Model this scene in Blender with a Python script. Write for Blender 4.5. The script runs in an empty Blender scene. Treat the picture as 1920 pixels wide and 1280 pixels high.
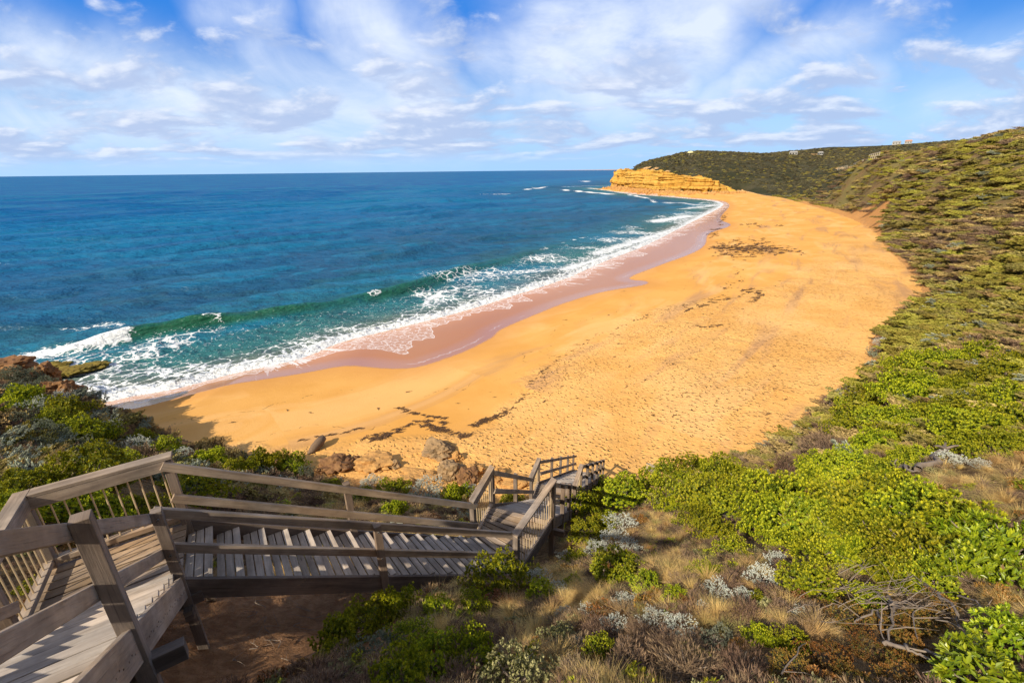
import bpy, math, random
import numpy as np
from mathutils import Vector, Matrix

random.seed(7)
rng = np.random.default_rng(7)
scene = bpy.context.scene
COL = scene.collection

# ------------------------------------------------------------------ camera maths
CH = 19.0                                    # camera height above the sea
FPX = 853.0                                  # 16 mm lens on a 36 mm sensor, 1920 px wide
PITCH = math.atan((640 - 320.1) / FPX)
ROLL = math.atan(13 / 1150.0)
CP, SP, CR, SR = math.cos(PITCH), math.sin(PITCH), math.cos(ROLL), math.sin(ROLL)

def ray(px, py):
    a = (px - 960) / FPX; b = -(py - 640) / FPX
    a2 = a * CR + b * SR; b2 = -a * SR + b * CR
    return np.array([a2, CP + b2 * SP, -SP + b2 * CP])

def atz(px, py, z):
    d = ray(px, py)
    return np.array([0, 0, CH]) + d * ((z - CH) / d[2])

def atd(px, py, y):
    d = ray(px, py)
    return np.array([0, 0, CH]) + d * (y / d[1])

cam = bpy.data.cameras.new("camera")
cam.sensor_width = 36.0
cam.lens = FPX / 1920 * 36.0
cam.clip_start = 0.05
cam.clip_end = 200000
cam_o = bpy.data.objects.new("camera", cam)
COL.objects.link(cam_o)
r0 = Vector((1, 0, 0)); u0 = Vector((0, SP, CP)); f0 = Vector((0, CP, -SP))
rr = r0 * CR - u0 * SR; uu = r0 * SR + u0 * CR
M = Matrix((rr, uu, -f0)).transposed().to_4x4()
M.translation = (0, 0, CH)
cam_o.matrix_world = M
scene.camera = cam_o

# ------------------------------------------------------------------ numpy noise
def _h(ix, iy, seed):
    n = (ix.astype(np.int64) * 374761393 + iy.astype(np.int64) * 668265263 + seed * 974634777) & 0xFFFFFFFF
    n = ((n ^ (n >> 13)) * 1274126177) & 0xFFFFFFFF
    n = n ^ (n >> 16)
    return (n & 0xFFFF) / 65535.0

def vnoise(x, y, seed=0):
    x = np.asarray(x, float); y = np.asarray(y, float)
    ix = np.floor(x); iy = np.floor(y)
    fx = x - ix; fy = y - iy
    fx = fx * fx * (3 - 2 * fx); fy = fy * fy * (3 - 2 * fy)
    a = _h(ix, iy, seed); b = _h(ix + 1, iy, seed); c = _h(ix, iy + 1, seed); d = _h(ix + 1, iy + 1, seed)
    return (a * (1 - fx) + b * fx) * (1 - fy) + (c * (1 - fx) + d * fx) * fy

def fbm(x, y, octs=4, seed=0):
    s = 0; amp = 0.5; tot = 0
    for o in range(octs):
        s = s + amp * vnoise(x * 2 ** o + 17.3 * o, y * 2 ** o - 9.1 * o, seed + o); tot += amp; amp *= 0.5
    return s / tot                                # 0..1

def sstep(a, b, x):
    t = np.clip((x - a) / (b - a), 0, 1)
    return t * t * (3 - 2 * t)

# ------------------------------------------------------------------ polylines
def smooth_poly(p, n=5):
    p = [np.array(q[:2], float) for q in p]
    out = []
    for i in range(len(p) - 1):
        a = p[max(i - 1, 0)]; b = p[i]; c = p[i + 1]; d = p[min(i + 2, len(p) - 1)]
        for k in range(n):
            t = k / n
            out.append(0.5 * ((2 * b) + (-a + c) * t + (2 * a - 5 * b + 4 * c - d) * t * t + (-a + 3 * b - 3 * c + d) * t ** 3))
    out.append(p[-1])
    return np.array(out)

def pl_dist(X, Y, poly):
    """distance, arclength and side (+1 left of travel) to a polyline"""
    best = np.full(X.shape, 1e18); sa = np.zeros(X.shape); sd = np.ones(X.shape)
    acc = 0.0
    for i in range(len(poly) - 1):
        ax, ay = poly[i]; bx, by = poly[i + 1]
        dx, dy = bx - ax, by - ay; L2 = dx * dx + dy * dy
        L = math.sqrt(L2)
        if L < 1e-9: continue
        t = np.clip(((X - ax) * dx + (Y - ay) * dy) / L2, 0, 1)
        ex = X - (ax + t * dx); ey = Y - (ay + t * dy)
        d2 = ex * ex + ey * ey
        m = d2 < best
        best[m] = d2[m]
        sa[m] = acc + t[m] * L
        sd[m] = np.where(dx * (Y[m] - ay) - dy * (X[m] - ax) >= 0, 1.0, -1.0)
        acc += L
    return np.sqrt(best), sa, sd

def in_poly(X, Y, poly):
    c = np.zeros(X.shape, bool)
    n = len(poly); j = n - 1
    for i in range(n):
        xi, yi = poly[i]; xj, yj = poly[j]
        if yi != yj:
            m = ((yi > Y) != (yj > Y)) & (X < (xj - xi) * (Y - yi) / (yj - yi) + xi)
            c ^= m
        j = i
    return c

P2 = lambda px, py, z: tuple(atz(px, py, z)[:2])

cliff_px = [(1392, 362), (1370, 363), (1340, 364.5), (1300, 364), (1270, 362.5), (1240, 361), (1210, 358), (1180, 355), (1147, 351)]
CLIFF = smooth_poly([P2(x, y, 1.5) for x, y in cliff_px], 12)
toe_l = [(-52, -40), (-46, -10), (-43, 12), (-41.5, 24), (-39, 31), (-36, 32.4), (-32, 31), (-28, 28.6), (-24, 27), (-20.3, 25.2), (-15.7, 23.9), (-11.3, 22.2),
         (-7.9, 21.2), (-4.8, 20.4), (-2, 19.6), (0.5, 18.4), (3, 19.6), (5.5, 20.6), (8, 20.4), (12, 21.4), (15.5, 23.4), (20.8, 27.8)]
toe_px = [(1600, 718), (1640, 690), (1632, 640), (1690, 590), (1730, 550), (1715, 520), (1690, 490), (1662, 465), (1642, 436), (1600, 412), (1545, 393), (1500, 380), (1465, 371), (1430, 366)]
TOE = smooth_poly(toe_l + [P2(x, y, 2.7) for x, y in toe_px], 4)
TOE = np.vstack([TOE, CLIFF, smooth_poly([CLIFF[-1], (107, 480), (137, 570), (212, 720), (545, 1500)], 4)[1:], [(4000, 9000)]])
LAND = np.vstack([TOE, [(9000, 9000), (90000, 90000), (90000, -90000), (-52, -90000)]])
shore_px = [(180, 755), (255, 741), (330, 728), (450, 697), (560, 673), (640, 641), (740, 616), (850, 588), (950, 558), (1060, 522), (1130, 491),
            (1210, 460), (1290, 420), (1345, 392), (1356, 382), (1335, 376), (1290, 372), (1250, 368.5), (1180, 363), (1140, 357), (1105, 353)]
SHORE = smooth_poly([(-62, -40), (-56, -10), (-53, 12), (-50, 26), (-46, 36), (-41, 38)] + [P2(x, y, 0) for x, y in shore_px], 4)
SHORE = np.vstack([SHORE, smooth_poly([SHORE[-1], (101, 500), (131, 590), (206, 740), (530, 1540)], 4)[1:], [(3900, 9100)]])
SEA = np.vstack([SHORE, [(3900, 90000), (-90000, 90000), (-90000, -90000), (-62, -90000)]])
wet_px = [(150, 790), (240, 786), (330, 762), (450, 733), (560, 713), (650, 697), (720, 706), (780, 706), (830, 690), (880, 668), (925, 640), (940, 624), (1000, 596), (1060, 572),
          (1130, 552), (1205, 541), (1212, 533), (1180, 524), (1240, 500), (1300, 478), (1322, 462), (1330, 440), (1370, 425), (1350, 410), (1368, 385), (1350, 376), (1300, 371)]
WET = smooth_poly([P2(x, y, 0.35) for x, y in wet_px], 4)
str_px = [(330, 845), (470, 850), (560, 850), (650, 835), (720, 812), (800, 806), (900, 800), (960, 755), (1005, 690), (1080, 640), (1150, 595), (1250, 565), (1400, 545), (1500, 500), (1560, 450), (1600, 430)]
STRAND = smooth_poly([P2(x, y, 2.2) for x, y in str_px], 4)

# ------------------------------------------------------------------ terrain heights (radial basis through control points)
CTRL = [  # x, y, z
    (0, 0, 17.2), (0, -4, 18.2), (-4, -2, 18.4), (-8, -1, 17.4), (-14, -2, 17.5), (-20, 0, 18.5), (-26, 3, 18.0), (-32, 2, 18.5), (5, -2, 18.6), (0, -14, 20.5), (14, -6, 19.5), (-14, -14, 18.5), (30, -10, 22), (-40, 8, 9.0), (-40, -20, 11.0), (-30, -20, 14),
    (-2.2, 1.0, 16.3), (-3.2, 2.2, 14.9), (-1.2, 2.2, 15.5), (-3.5, 3.6, 13.6), (-5.0, 4.3, 13.7), (-6.5, 3.0, 14.6), (-2.0, 4.6, 13.0), (-1.3, 3.5, 14.6), (-3.0, 6.2, 12.1), (-0.3, 6.0, 12.1), (-0.1, 5.0, 13.5), (-1.3, 8.0, 10.9), (0.9, 8.0, 10.8),
    (0.0, 9.6, 9.4), (0.2, 11.5, 8.0), (0.2, 14.0, 5.6), (1.6, 13.3, 7.2), (0.2, 16.5, 3.8), (2.6, 16.5, 4.6),
    (0, 3.2, 14.9), (-0.7, 4.4, 14.0), (1.8, 3.3, 15.2), (-1.0, 2.9, 15.1), (2.8, 2.0, 15.9), (4.3, 3.9, 15.0), (2.4, 5.6, 13.3), (2.2, 7.5, 12.0), (3.35, 10.3, 9.8), (4.75, 12.4, 8.9), (5.2, 8.6, 11.8), (7.4, 7.5, 13.0),
    (5.0, 16.0, 6.2), (8.0, 16.2, 6.4), (9.7, 11.5, 11.0), (12.5, 16.5, 8.4), (13.3, 10.0, 12.6), (9.9, 8.0, 13.4), (8, 3, 16.0), (16, 5, 15.5), (24, 8, 17),
    (13.8, 13, 11.2), (17, 19, 8.2), (20.3, 20, 10.0), (24.5, 25, 7.8), (21.8, 18, 11.2), (30, 29, 7.6), (37, 32, 9.5), (40.8, 42, 6.5), (34, 35.5, 5.6), (32, 22, 13), (50, 35, 15), (70, 45, 22), (60, 15, 22), (40, 5, 20),
    # left bank
    (-2.5, 9.2, 10.0), (-1.7, 10.6, 9.4), (-3.8, 10, 10.1), (-5.7, 8.5, 10.9), (-4.8, 13.0, 8.4), (-2.2, 14.0, 7.0), (-8.4, 14.2, 7.6), (-7.5, 17.0, 5.4), (-3, 16.4, 5.0), (-12, 18.6, 4.9), (-10.5, 20.5, 3.7), (-15, 21.8, 4.2), (-18.5, 23, 4.6), (-8.5, 8, 12.7), (-11.9, 10, 11.9), (-12.5, 14.5, 8.3),
    (-19.4, 15, 8.6), (-16.8, 17.2, 6.4), (-20.5, 20, 5.8), (-25.2, 23, 5.9), (-30.2, 26.2, 6.1), (-34, 28.8, 6.6), (-36, 29.2, 6.8), (-38.5, 26, 7.2), (-28, 18, 8.4), (-22, 8.5, 12.5), (-34, 13, 9.0),
]
CTRL_PX = [  # px, py, depth along the view's ground axis
    (1900, 500, 50), (1900, 400, 75), (1900, 300, 104), (1918, 248, 128), (1860, 259, 140), (1800, 272, 152), (1750, 284, 165), (1700, 295, 182), (1640, 311, 205), (1600, 322, 230), (1560, 335, 258), (1520, 350, 285), (1490, 364, 300),
    (1800, 480, 66), (1800, 400, 90), (1800, 330, 118), (1720, 440, 106), (1700, 380, 124), (1700, 330, 150), (1640, 380, 158), (1600, 380, 200), (1560, 365, 235), (1640, 340, 180), (1750, 560, 58), (1820, 620, 36),
    (1150, 328, 440), (1165, 319, 452), (1180, 313.5, 462), (1210, 306, 476), (1250, 301, 486), (1280, 299, 494), (1320, 296, 500), (1350, 294, 502), (1400, 292, 506), (1450, 294, 506), (1500, 298, 520),
    (1180, 319, 432), (1210, 319, 428), (1245, 323, 408), (1280, 327, 386), (1320, 334, 362), (1355, 344, 340), (1385, 354, 324), (1250, 308, 444), (1300, 310, 430), (1350, 315, 405), (1350, 328, 376), (1400, 318, 400), (1400, 335, 355), (1440, 348, 335), (1450, 320, 405), (1500, 320, 420), (1490, 340, 360), (1550, 306, 470),
    (1560, 296, 640), (1620, 290, 640), (1480, 284, 1000), (1520, 280, 1000), (1560, 276.5, 1000), (1620, 275, 1000), (1660, 273, 1000), (1700, 270, 1000), (1760, 266, 1000), (1840, 262, 1000), (1900, 256, 1000),
    (1600, 286, 800), (1700, 280, 700), (1430, 290, 800),
]
CTRL_PX += [(1900, 300, 104), (1918, 262, 175), (1860, 272, 190), (1800, 288, 205), (1750, 300, 220), (1700, 308, 245), (1640, 318, 275), (1600, 326, 300)]
CTRL_PX = list(dict.fromkeys(CTRL_PX))
for px, py, d in CTRL_PX: CTRL.append(tuple(atd(px, py, d)))
CTRL += [(150, 60, 34), (200, 150, 20), (260, 240, 18), (300, 60, 36), (200, -60, 36), (600, 900, 46), (1200, 300, 80), (1500, 2500, 60), (700, 2500, 40), (3000, 6000, 40), (8000, 2000, 60),
         (-44, -80, 14), (60, -100, 30), (-200, -3000, 40), (3000, -3000, 60), (600, 1500, 40), (300, 800, 45)]
CTRL = np.array(CTRL)

def warp(x, y):
    r = np.sqrt(x * x + y * y) + 1e-6
    k = np.arcsinh(r / 12.0) * 12.0 / r
    return x * k, y * k

_wx, _wy = warp(CTRL[:, 0], CTRL[:, 1])
_C2 = 0.5
_N = len(CTRL)
_A = -np.sqrt((_wx[:, None] - _wx[None]) ** 2 + (_wy[:, None] - _wy[None]) ** 2 + _C2) + np.eye(_N) * -0.02
_Pm = np.stack([np.ones(_N), _wx, _wy], 1)
_S = np.linalg.solve(np.block([[_A, _Pm], [_Pm.T, np.zeros((3, 3))]]), np.concatenate([CTRL[:, 2], np.zeros(3)]))

def U(x, y):
    wx, wy = warp(x, y)
    out = _S[_N] + _S[_N + 1] * wx + _S[_N + 2] * wy
    for i in range(_N):
        out = out - _S[i] * np.sqrt((wx - _wx[i]) ** 2 + (wy - _wy[i]) ** 2 + _C2)
    return out

# the stair's centre line and deck heights, so that the ground stays below the boards
V3 = lambda *a: np.array(a, float)
S_fl, S_fr, S_B, S_A = atz(40, 937, 15.54), atz(312, 862, 15.54), atz(293, 960, 15.54), atz(152, 975, 17.0)
S_a, S_b, S_c, S_d = atz(886, 940, 12.7), atz(921, 881, 12.7), atz(968, 1003, 12.7), atz(1037, 905, 12.7)
S_e, S_f, S_g, S_h = atz(996, 896, 9.1), atz(1010, 863, 9.1), atz(1078, 911, 9.1), atz(1090, 875, 9.1)
S_i, S_j = atz(1078, 853, 3.7), atz(1133, 862, 3.7)
RAIL = 1.0
S_nl = S_fl + (S_B - S_fr)                        # near-left corner of the first landing
f1 = (S_B - S_A); f1 = f1 / np.hypot(f1[0], f1[1])   # first flight, per metre of going
S_t1r = S_B - f1 * 3.9; S_t1l = S_nl - f1 * 3.9      # top of the first flight
PATH = [(S_t1r + S_t1l) / 2, (S_nl + S_B) / 2, (S_fr + S_B) / 2, (S_a + S_c) / 2, (S_b + S_d) / 2, (S_e + S_g) / 2, (S_f + S_h) / 2, (S_i + S_j) / 2]
PATH = [p - V3(0, 0, RAIL) for p in PATH]

def stair_clamp(x, y, h):
    for p, q in zip(PATH[:-1], PATH[1:]):
        dx, dy = q[0] - p[0], q[1] - p[1]
        L2 = dx * dx + dy * dy
        t = np.clip(((x - p[0]) * dx + (y - p[1]) * dy) / L2, 0, 1)
        d = np.hypot(x - p[0] - t * dx, y - p[1] - t * dy)
        lim = p[2] + t * (q[2] - p[2]) - 0.38 + np.maximum(d - 0.85, 0) * 1.2
        if q is PATH[-1]: lim = np.where(t > 0.82, 99, lim)
        h = np.where(d < 2.2, np.minimum(h, lim), h)
    return h

def height(x, y, want=False):
    x = np.asarray(x, float); y = np.asarray(y, float)
    sh = x.shape; x = x.ravel(); y = y.ravel()
    land = in_poly(x, y, LAND); sea = in_poly(x, y, SEA) & ~land
    ds, sa, _ = pl_dist(x, y, SHORE)
    dt, _, _ = pl_dist(x, y, TOE)
    toe_h = 2.7 * sstep(0, 14, ds)
    r = np.hypot(x, y)
    hb = 2.7 * (ds / (ds + dt + 1e-6)) ** 0.9 * np.clip((ds + dt) / 14, 0, 1) + 0.10 * (fbm(x * 0.09, y * 0.09, 3, 3) - 0.5) * sstep(2, 12, ds)
    hs = -0.09 * ds - 0.2 * np.clip(ds, 0, 3); hs = np.maximum(hs, -7)
    hl = np.zeros_like(x)
    m = land
    if m.any():
        xm, ym, rm = x[m], y[m], r[m]
        u = np.maximum(U(xm, ym), toe_h[m] + 0.15)
        u = u + (fbm(xm * 0.45, ym * 0.45, 4, 11) - 0.5) * 0.5 * sstep(2, 20, rm) + (fbm(xm * 0.06, ym * 0.06, 4, 21) - 0.5) * 1.6 * sstep(25, 120, rm) + (fbm((xm * .56 + ym * .83) * .06, (xm * .83 - ym * .56) * .012, 3, 23) - .5) * 6.0 * sstep(40, 110, rm) * (1 - sstep(230, 300, rm)) * sstep(0, 22, dt[m]) + (fbm(xm * 2.1, ym * 2.1, 3, 31) - 0.5) * 0.12
        k = np.where(rm > 280, 9.0, np.where(xm < -23, 0.9, np.where(xm < 1, 2.4, 1.6)))
        hl[m] = toe_h[m] + (1 - np.exp(-dt[m] / k)) * (u - toe_h[m])
        near = m & (r < 30)
        if near.any(): hl[near] = stair_clamp(x[near], y[near], hl[near])
    h = np.where(land, hl, np.where(sea, hs, hb))
    if want: return h.reshape(sh), land.reshape(sh), sea.reshape(sh), ds.reshape(sh), dt.reshape(sh), sa.reshape(sh)
    return h.reshape(sh)

def hz(x, y): return float(height(np.array([x]), np.array([y]))[0])

_T = np.geomspace(0.9, 1500, 130)
def hit(px, py):
    """first ground point under a picture point"""
    d = ray(px, py)
    def first(T):
        p = np.array([0, 0, CH])[None] + d[None] * T[:, None]
        k = np.nonzero(p[:, 2] < height(p[:, 0], p[:, 1]))[0]
        return k[0] if len(k) else len(T) - 1
    T = _T
    for n in (24, 12):
        i = first(T); T = np.linspace(T[max(i - 1, 0)], T[i], n)
    i = first(T); t = (T[i] + T[max(i - 1, 0)]) / 2
    q = np.array([0, 0, CH]) + d * t
    return np.array([q[0], q[1], hz(q[0], q[1])])

# ------------------------------------------------------------------ object helpers
def tag(o, label=None, cat=None, group=None, kind=None):
    if label: o["label"] = label
    if cat: o["category"] = cat
    if group: o["group"] = group
    if kind: o["kind"] = kind
    return o

def link(name, data, parent=None, loc=None):
    o = bpy.data.objects.new(name, data)
    COL.objects.link(o)
    if parent: o.parent = parent
    if loc is not None: o.location = loc
    return o

def np_mesh(name, verts, faces, mat=None, attrs=None, smooth=False, uvs=None):
    """faces: (N,3) or (N,4) int array"""
    me = bpy.data.meshes.new(name)
    verts = np.asarray(verts, np.float32); faces = np.asarray(faces, np.int32)
    k = faces.shape[1]
    me.vertices.add(len(verts)); me.vertices.foreach_set("co", verts.ravel())
    me.loops.add(faces.size); me.loops.foreach_set("vertex_index", faces.ravel())
    me.polygons.add(len(faces))
    me.polygons.foreach_set("loop_start", np.arange(0, faces.size, k, dtype=np.int32))
    me.polygons.foreach_set("loop_total", np.full(len(faces), k, np.int32))
    me.polygons.foreach_set("use_smooth", np.full(len(faces), bool(smooth)))
    if attrs:
        for n, v in attrs.items():
            a = me.attributes.new(n, 'FLOAT', 'POINT'); a.data.foreach_set("value", np.asarray(v, np.float32).ravel())
    if uvs is not None:
        l = me.uv_layers.new(name="UVMap"); l.data.foreach_set("uv", np.asarray(uvs, np.float32).ravel())
    if mat: me.materials.append(mat)
    me.update(calc_edges=True)
    me.validate()
    return me

# ------------------------------------------------------------------ material helpers
class NT:
    def __init__(s, name):
        s.m = bpy.data.materials.new(name); s.m.use_nodes = True
        s.t = s.m.node_tree; s.t.nodes.clear()
        s.out = s.t.nodes.new("ShaderNodeOutputMaterial")
    def n(s, typ, **kw):
        nd = s.t.nodes.new(typ)
        for k, v in kw.items():
            if k in nd.inputs.keys() if isinstance(k, str) else False: pass
            setattr(nd, k, v)
        return nd
    def l(s, a, b): s.t.links.new(a, b)
    def val(s, sock, v):
        if hasattr(v, "is_output"): s.l(v, sock)
        else: sock.default_value = v
    def math(s, op, a, b=None, c=None, clamp=False):
        nd = s.t.nodes.new("ShaderNodeMath"); nd.operation = op; nd.use_clamp = clamp
        s.val(nd.inputs[0], a)
        if b is not None: s.val(nd.inputs[1], b)
        if c is not None: s.val(nd.inputs[2], c)
        return nd.outputs[0]
    def mr(s, v, a, b, c=0.0, d=1.0, smooth=True):
        nd = s.t.nodes.new("ShaderNodeMapRange"); nd.interpolation_type = 'SMOOTHSTEP' if smooth else 'LINEAR'
        s.val(nd.inputs[0], v)
        for i, q in enumerate((a, b, c, d)): s.val(nd.inputs[1 + i], q)
        return nd.outputs[0]
    def mix(s, f, a, b, typ='MIX'):
        nd = s.t.nodes.new("ShaderNodeMix"); nd.data_type = 'RGBA'; nd.blend_type = typ
        s.val(nd.inputs[0], f); s.val(nd.inputs[6], a if hasattr(a, "is_output") else (*a, 1)[:4]); s.val(nd.inputs[7], b if hasattr(b, "is_output") else (*b, 1)[:4])
        return nd.outputs[2]
    def noise(s, vec, scale, detail=4, rough=0.55, dist=0.0, out=0):
        nd = s.t.nodes.new("ShaderNodeTexNoise")
        if vec is not None: s.l(vec, nd.inputs["Vector"])
        s.val(nd.inputs["Scale"], scale); nd.inputs["Detail"].default_value = detail; nd.inputs["Roughness"].default_value = rough; nd.inputs["Distortion"].default_value = dist
        return nd.outputs[out]
    def vor(s, vec, scale, feature='F1', out=0, rand=1.0):
        nd = s.t.nodes.new("ShaderNodeTexVoronoi"); nd.feature = feature
        if vec is not None: s.l(vec, nd.inputs["Vector"])
        s.val(nd.inputs["Scale"], scale); nd.inputs["Randomness"].default_value = rand
        return nd.outputs[out]
    def attr(s, name, out=2, typ='GEOMETRY'):
        nd = s.t.nodes.new("ShaderNodeAttribute"); nd.attribute_name = name; nd.attribute_type = typ
        return nd.outputs[out]
    def pos(s): return s.t.nodes.new("ShaderNodeNewGeometry").outputs["Position"]
    def obj(s): return s.t.nodes.new("ShaderNodeTexCoord").outputs["Object"]
    def scl(s, vec, sc):
        nd = s.t.nodes.new("ShaderNodeVectorMath"); nd.operation = 'MULTIPLY'; s.l(vec, nd.inputs[0]); s.val(nd.inputs[1], sc); return nd.outputs[0]
    def add(s, a, b):
        nd = s.t.nodes.new("ShaderNodeVectorMath"); nd.operation = 'ADD'; s.l(a, nd.inputs[0]); s.val(nd.inputs[1], b); return nd.outputs[0]
    def comb(s, x, y, z=0.0):
        nd = s.t.nodes.new("ShaderNodeCombineXYZ")
        for i, q in enumerate((x, y, z)): s.val(nd.inputs[i], q)
        return nd.outputs[0]
    def ramp(s, v, stops):
        nd = s.t.nodes.new("ShaderNodeValToRGB"); s.val(nd.inputs[0], v); e = nd.color_ramp.elements
        while len(e) < len(stops): e.new(0.5)
        for q, (p, c) in zip(e, stops): q.position = p; q.color = (*c, 1)
        return nd.outputs[0]
    def bump(s, h, strength=0.5, dist=0.1, normal=None):
        nd = s.t.nodes.new("ShaderNodeBump"); s.val(nd.inputs["Strength"], strength); s.val(nd.inputs["Distance"], dist); s.l(h, nd.inputs["Height"])
        if normal is not None: s.l(normal, nd.inputs["Normal"])
        return nd.outputs[0]
    def bsdf(s, color, rough=0.8, spec=0.3, normal=None, **kw):
        b = s.t.nodes.new("ShaderNodeBsdfPrincipled")
        s.val(b.inputs["Base Color"], color if hasattr(color, "is_output") else (*color, 1))
        s.val(b.inputs["Roughness"], rough); s.val(b.inputs["Specular IOR Level"], spec)
        for k, v in kw.items(): s.val(b.inputs[k], v)
        if normal is not None: s.l(normal, b.inputs["Normal"])
        return b.outputs[0]
    def end(s, sh): s.l(sh, s.out.inputs[0]); return s.m
# ------------------------------------------------------------------ light: sun and sky
SUN = Vector((-0.92, -1.03, 1.0)).normalized()      # towards the sun: behind the camera's left shoulder
ELEV = math.asin(SUN.z); AZ = math.atan2(SUN.x, SUN.y)
sl = bpy.data.lights.new("sun", 'SUN'); sl.energy = 4.6; sl.angle = math.radians(0.53); sl.color = (1.0, 0.89, 0.72)
so = link("sun", sl); so.rotation_euler = (-SUN).to_track_quat('-Z', 'Y').to_euler(); so.location = (-40, -30, 60)

scene.view_settings.view_transform = 'Standard'
scene.view_settings.look = 'None'
scene.view_settings.exposure = 0.48
scene.view_settings.gamma = 1.0
cy = scene.cycles
cy.max_bounces = 5; cy.diffuse_bounces = 3; cy.glossy_bounces = 2; cy.transmission_bounces = 3; cy.transparent_max_bounces = 6
cy.caustics_reflective = False; cy.caustics_refractive = False; cy.sample_clamp_indirect = 6
cy.use_adaptive_sampling = True; cy.adaptive_threshold = 0.02
cy.use_denoising = True

w = bpy.data.worlds.new("World"); scene.world = w; w.use_nodes = True
w.cycles.sampling_method = 'NONE'
S = NT.__new__(NT); S.t = w.node_tree; S.t.nodes.clear(); S.out = S.t.nodes.new("ShaderNodeOutputWorld")
sky = S.t.nodes.new("ShaderNodeTexSky"); sky.sky_type = 'NISHITA'; sky.sun_disc = False
sky.sun_elevation = ELEV; sky.sun_rotation = AZ % (2 * math.pi); sky.altitude = 20; sky.air_density = 1.0; sky.dust_density = 0.4; sky.ozone_density = 2.5
hs_ = S.t.nodes.new("ShaderNodeHueSaturation"); hs_.inputs["Saturation"].default_value = 1.25; hs_.inputs["Value"].default_value = 1.0
S.l(sky.outputs[0], hs_.inputs["Color"])
D = S.t.nodes.new("ShaderNodeTexCoord").outputs["Generated"]
sep = S.t.nodes.new("ShaderNodeSeparateXYZ"); S.l(D, sep.inputs[0])
dx, dy, dz = sep.outputs
zc = S.math('MAXIMUM', dz, 0.012)
uv = S.comb(S.math('DIVIDE', dx, S.math('ADD', zc, 0.03)), S.math('DIVIDE', dy, S.math('ADD', zc, 0.03)))     # a flat cloud deck seen in perspective
yy = S.math('MAXIMUM', dy, 0.05)
ax = S.math('DIVIDE', dx, yy); ae = S.math('DIVIDE', dz, yy)      # bearing and elevation, as tangents
front = S.mr(dy, 0.1, 0.3)
wob = S.t.nodes.new("ShaderNodeVectorMath"); wob.operation = 'SUBTRACT'
S.l(S.noise(D, 3.0, 5, 0.6, out=1), wob.inputs[0]); wob.inputs[1].default_value = (0.5, 0.5, 0.5)
wsep = S.t.nodes.new("ShaderNodeSeparateXYZ"); S.l(wob.outputs[0], wsep.inputs[0])
axw = S.math('MULTIPLY_ADD', wsep.outputs[0], 0.22, ax); aew = S.math('MULTIPLY_ADD', wsep.outputs[1], 0.12, ae)

def cap(p, q, w1, gain):
    """a soft band of cirrus between two bearings in the sky"""
    a = ray(*p); b = ray(*q)
    a = (a[0] / a[1], a[2] / a[1]); b = (b[0] / b[1], b[2] / b[1])
    ex, ey = b[0] - a[0], b[1] - a[1]; L2 = ex * ex + ey * ey
    px = S.math('SUBTRACT', axw, a[0]); py = S.math('SUBTRACT', aew, a[1])
    t = S.math('ADD', S.math('MULTIPLY', px, ex / L2), S.math('MULTIPLY', py, ey / L2), clamp=True)
    qx = S.math('MULTIPLY_ADD', t, -ex, px); qy = S.math('MULTIPLY_ADD', t, -ey, py)
    d2 = S.math('ADD', S.math('MULTIPLY', qx, qx), S.math('MULTIPLY', qy, qy))
    return S.math('MULTIPLY', S.math('EXPONENT', S.math('MULTIPLY', d2, -1.0 / (w1 * w1))), gain)

bands = [((-150, 60), (230, 160), .075, .85), ((230, 160), (640, 255), .085, .9), ((-100, 235), (420, 240), .085, .75), ((680, 10), (800, 190), .075, 1.0), ((520, 110), (740, 190), .06, .7),
         ((640, 190), (820, 240), .07, .8), ((420, 15), (530, 22), .05, .75), ((1020, 60), (1330, 70), .10, .95), ((980, 110), (1260, 130), .08, .9), ((1180, 40), (1420, -30), .09, .8), ((900, 110), (1000, 130), .05, .7),
         ((1400, 160), (1560, 90), .045, .75), ((1560, 90), (1720, -20), .06, .6), ((1300, 190), (1440, 140), .04, .6), ((1100, 170), (1240, 175), .05, .6), ((1530, 130), (1640, 140), .045, .45), ((1760, 160), (1930, 150), .05, .3), ((0, 110), (150, 150), .06, .6), ((1660, 80), (1920, 75), .05, .25)]
dens = None
for bnd in bands:
    c = cap(*bnd); dens = c if dens is None else S.math('MAXIMUM', dens, c)
qc = S.math('ADD', S.math('MAXIMUM', ae, 0.0), 0.22)
uvc = S.comb(S.math('MULTIPLY', S.math('DIVIDE', ax, S.math('POWER', qc, 0.5)), 1.5), S.math('MULTIPLY', S.math('LOGARITHM', qc, 2.71828), 2.0))
streak = S.noise(S.add(S.scl(uvc, (1.0, 0.8, 1.0)), (5.0, 2.0, 0.0)), 1.0, 7, 0.60, 0.9)
fine = S.noise(uvc, 4.2, 6, 0.6, 0.5)
cir = S.math('MULTIPLY', S.math('MULTIPLY', dens, front), S.math('ADD', S.mr(streak, 0.28, 0.68, 0.25, 1.0), S.math('MULTIPLY_ADD', fine, 0.5, -0.25)))
cir = S.math('MAXIMUM', cir, S.math('MULTIPLY', S.mr(streak, 0.5, 0.75), 0.28))
cir = S.math('MULTIPLY', cir, S.mr(ae, 0.02, 0.12, 0.4, 1.0))
behind = S.math('MAXIMUM', S.mr(dz, 0.46, 0.62), S.mr(dy, 0.25, 0.0))       # unseen cloud added overhead and behind the camera, to neutralise blue skylight in shade
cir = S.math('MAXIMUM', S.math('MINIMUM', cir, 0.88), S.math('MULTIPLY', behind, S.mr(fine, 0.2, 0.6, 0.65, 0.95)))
cir = S.mr(cir, 0.02, 1.0, 0.0, 1.0, smooth=False)
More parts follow.
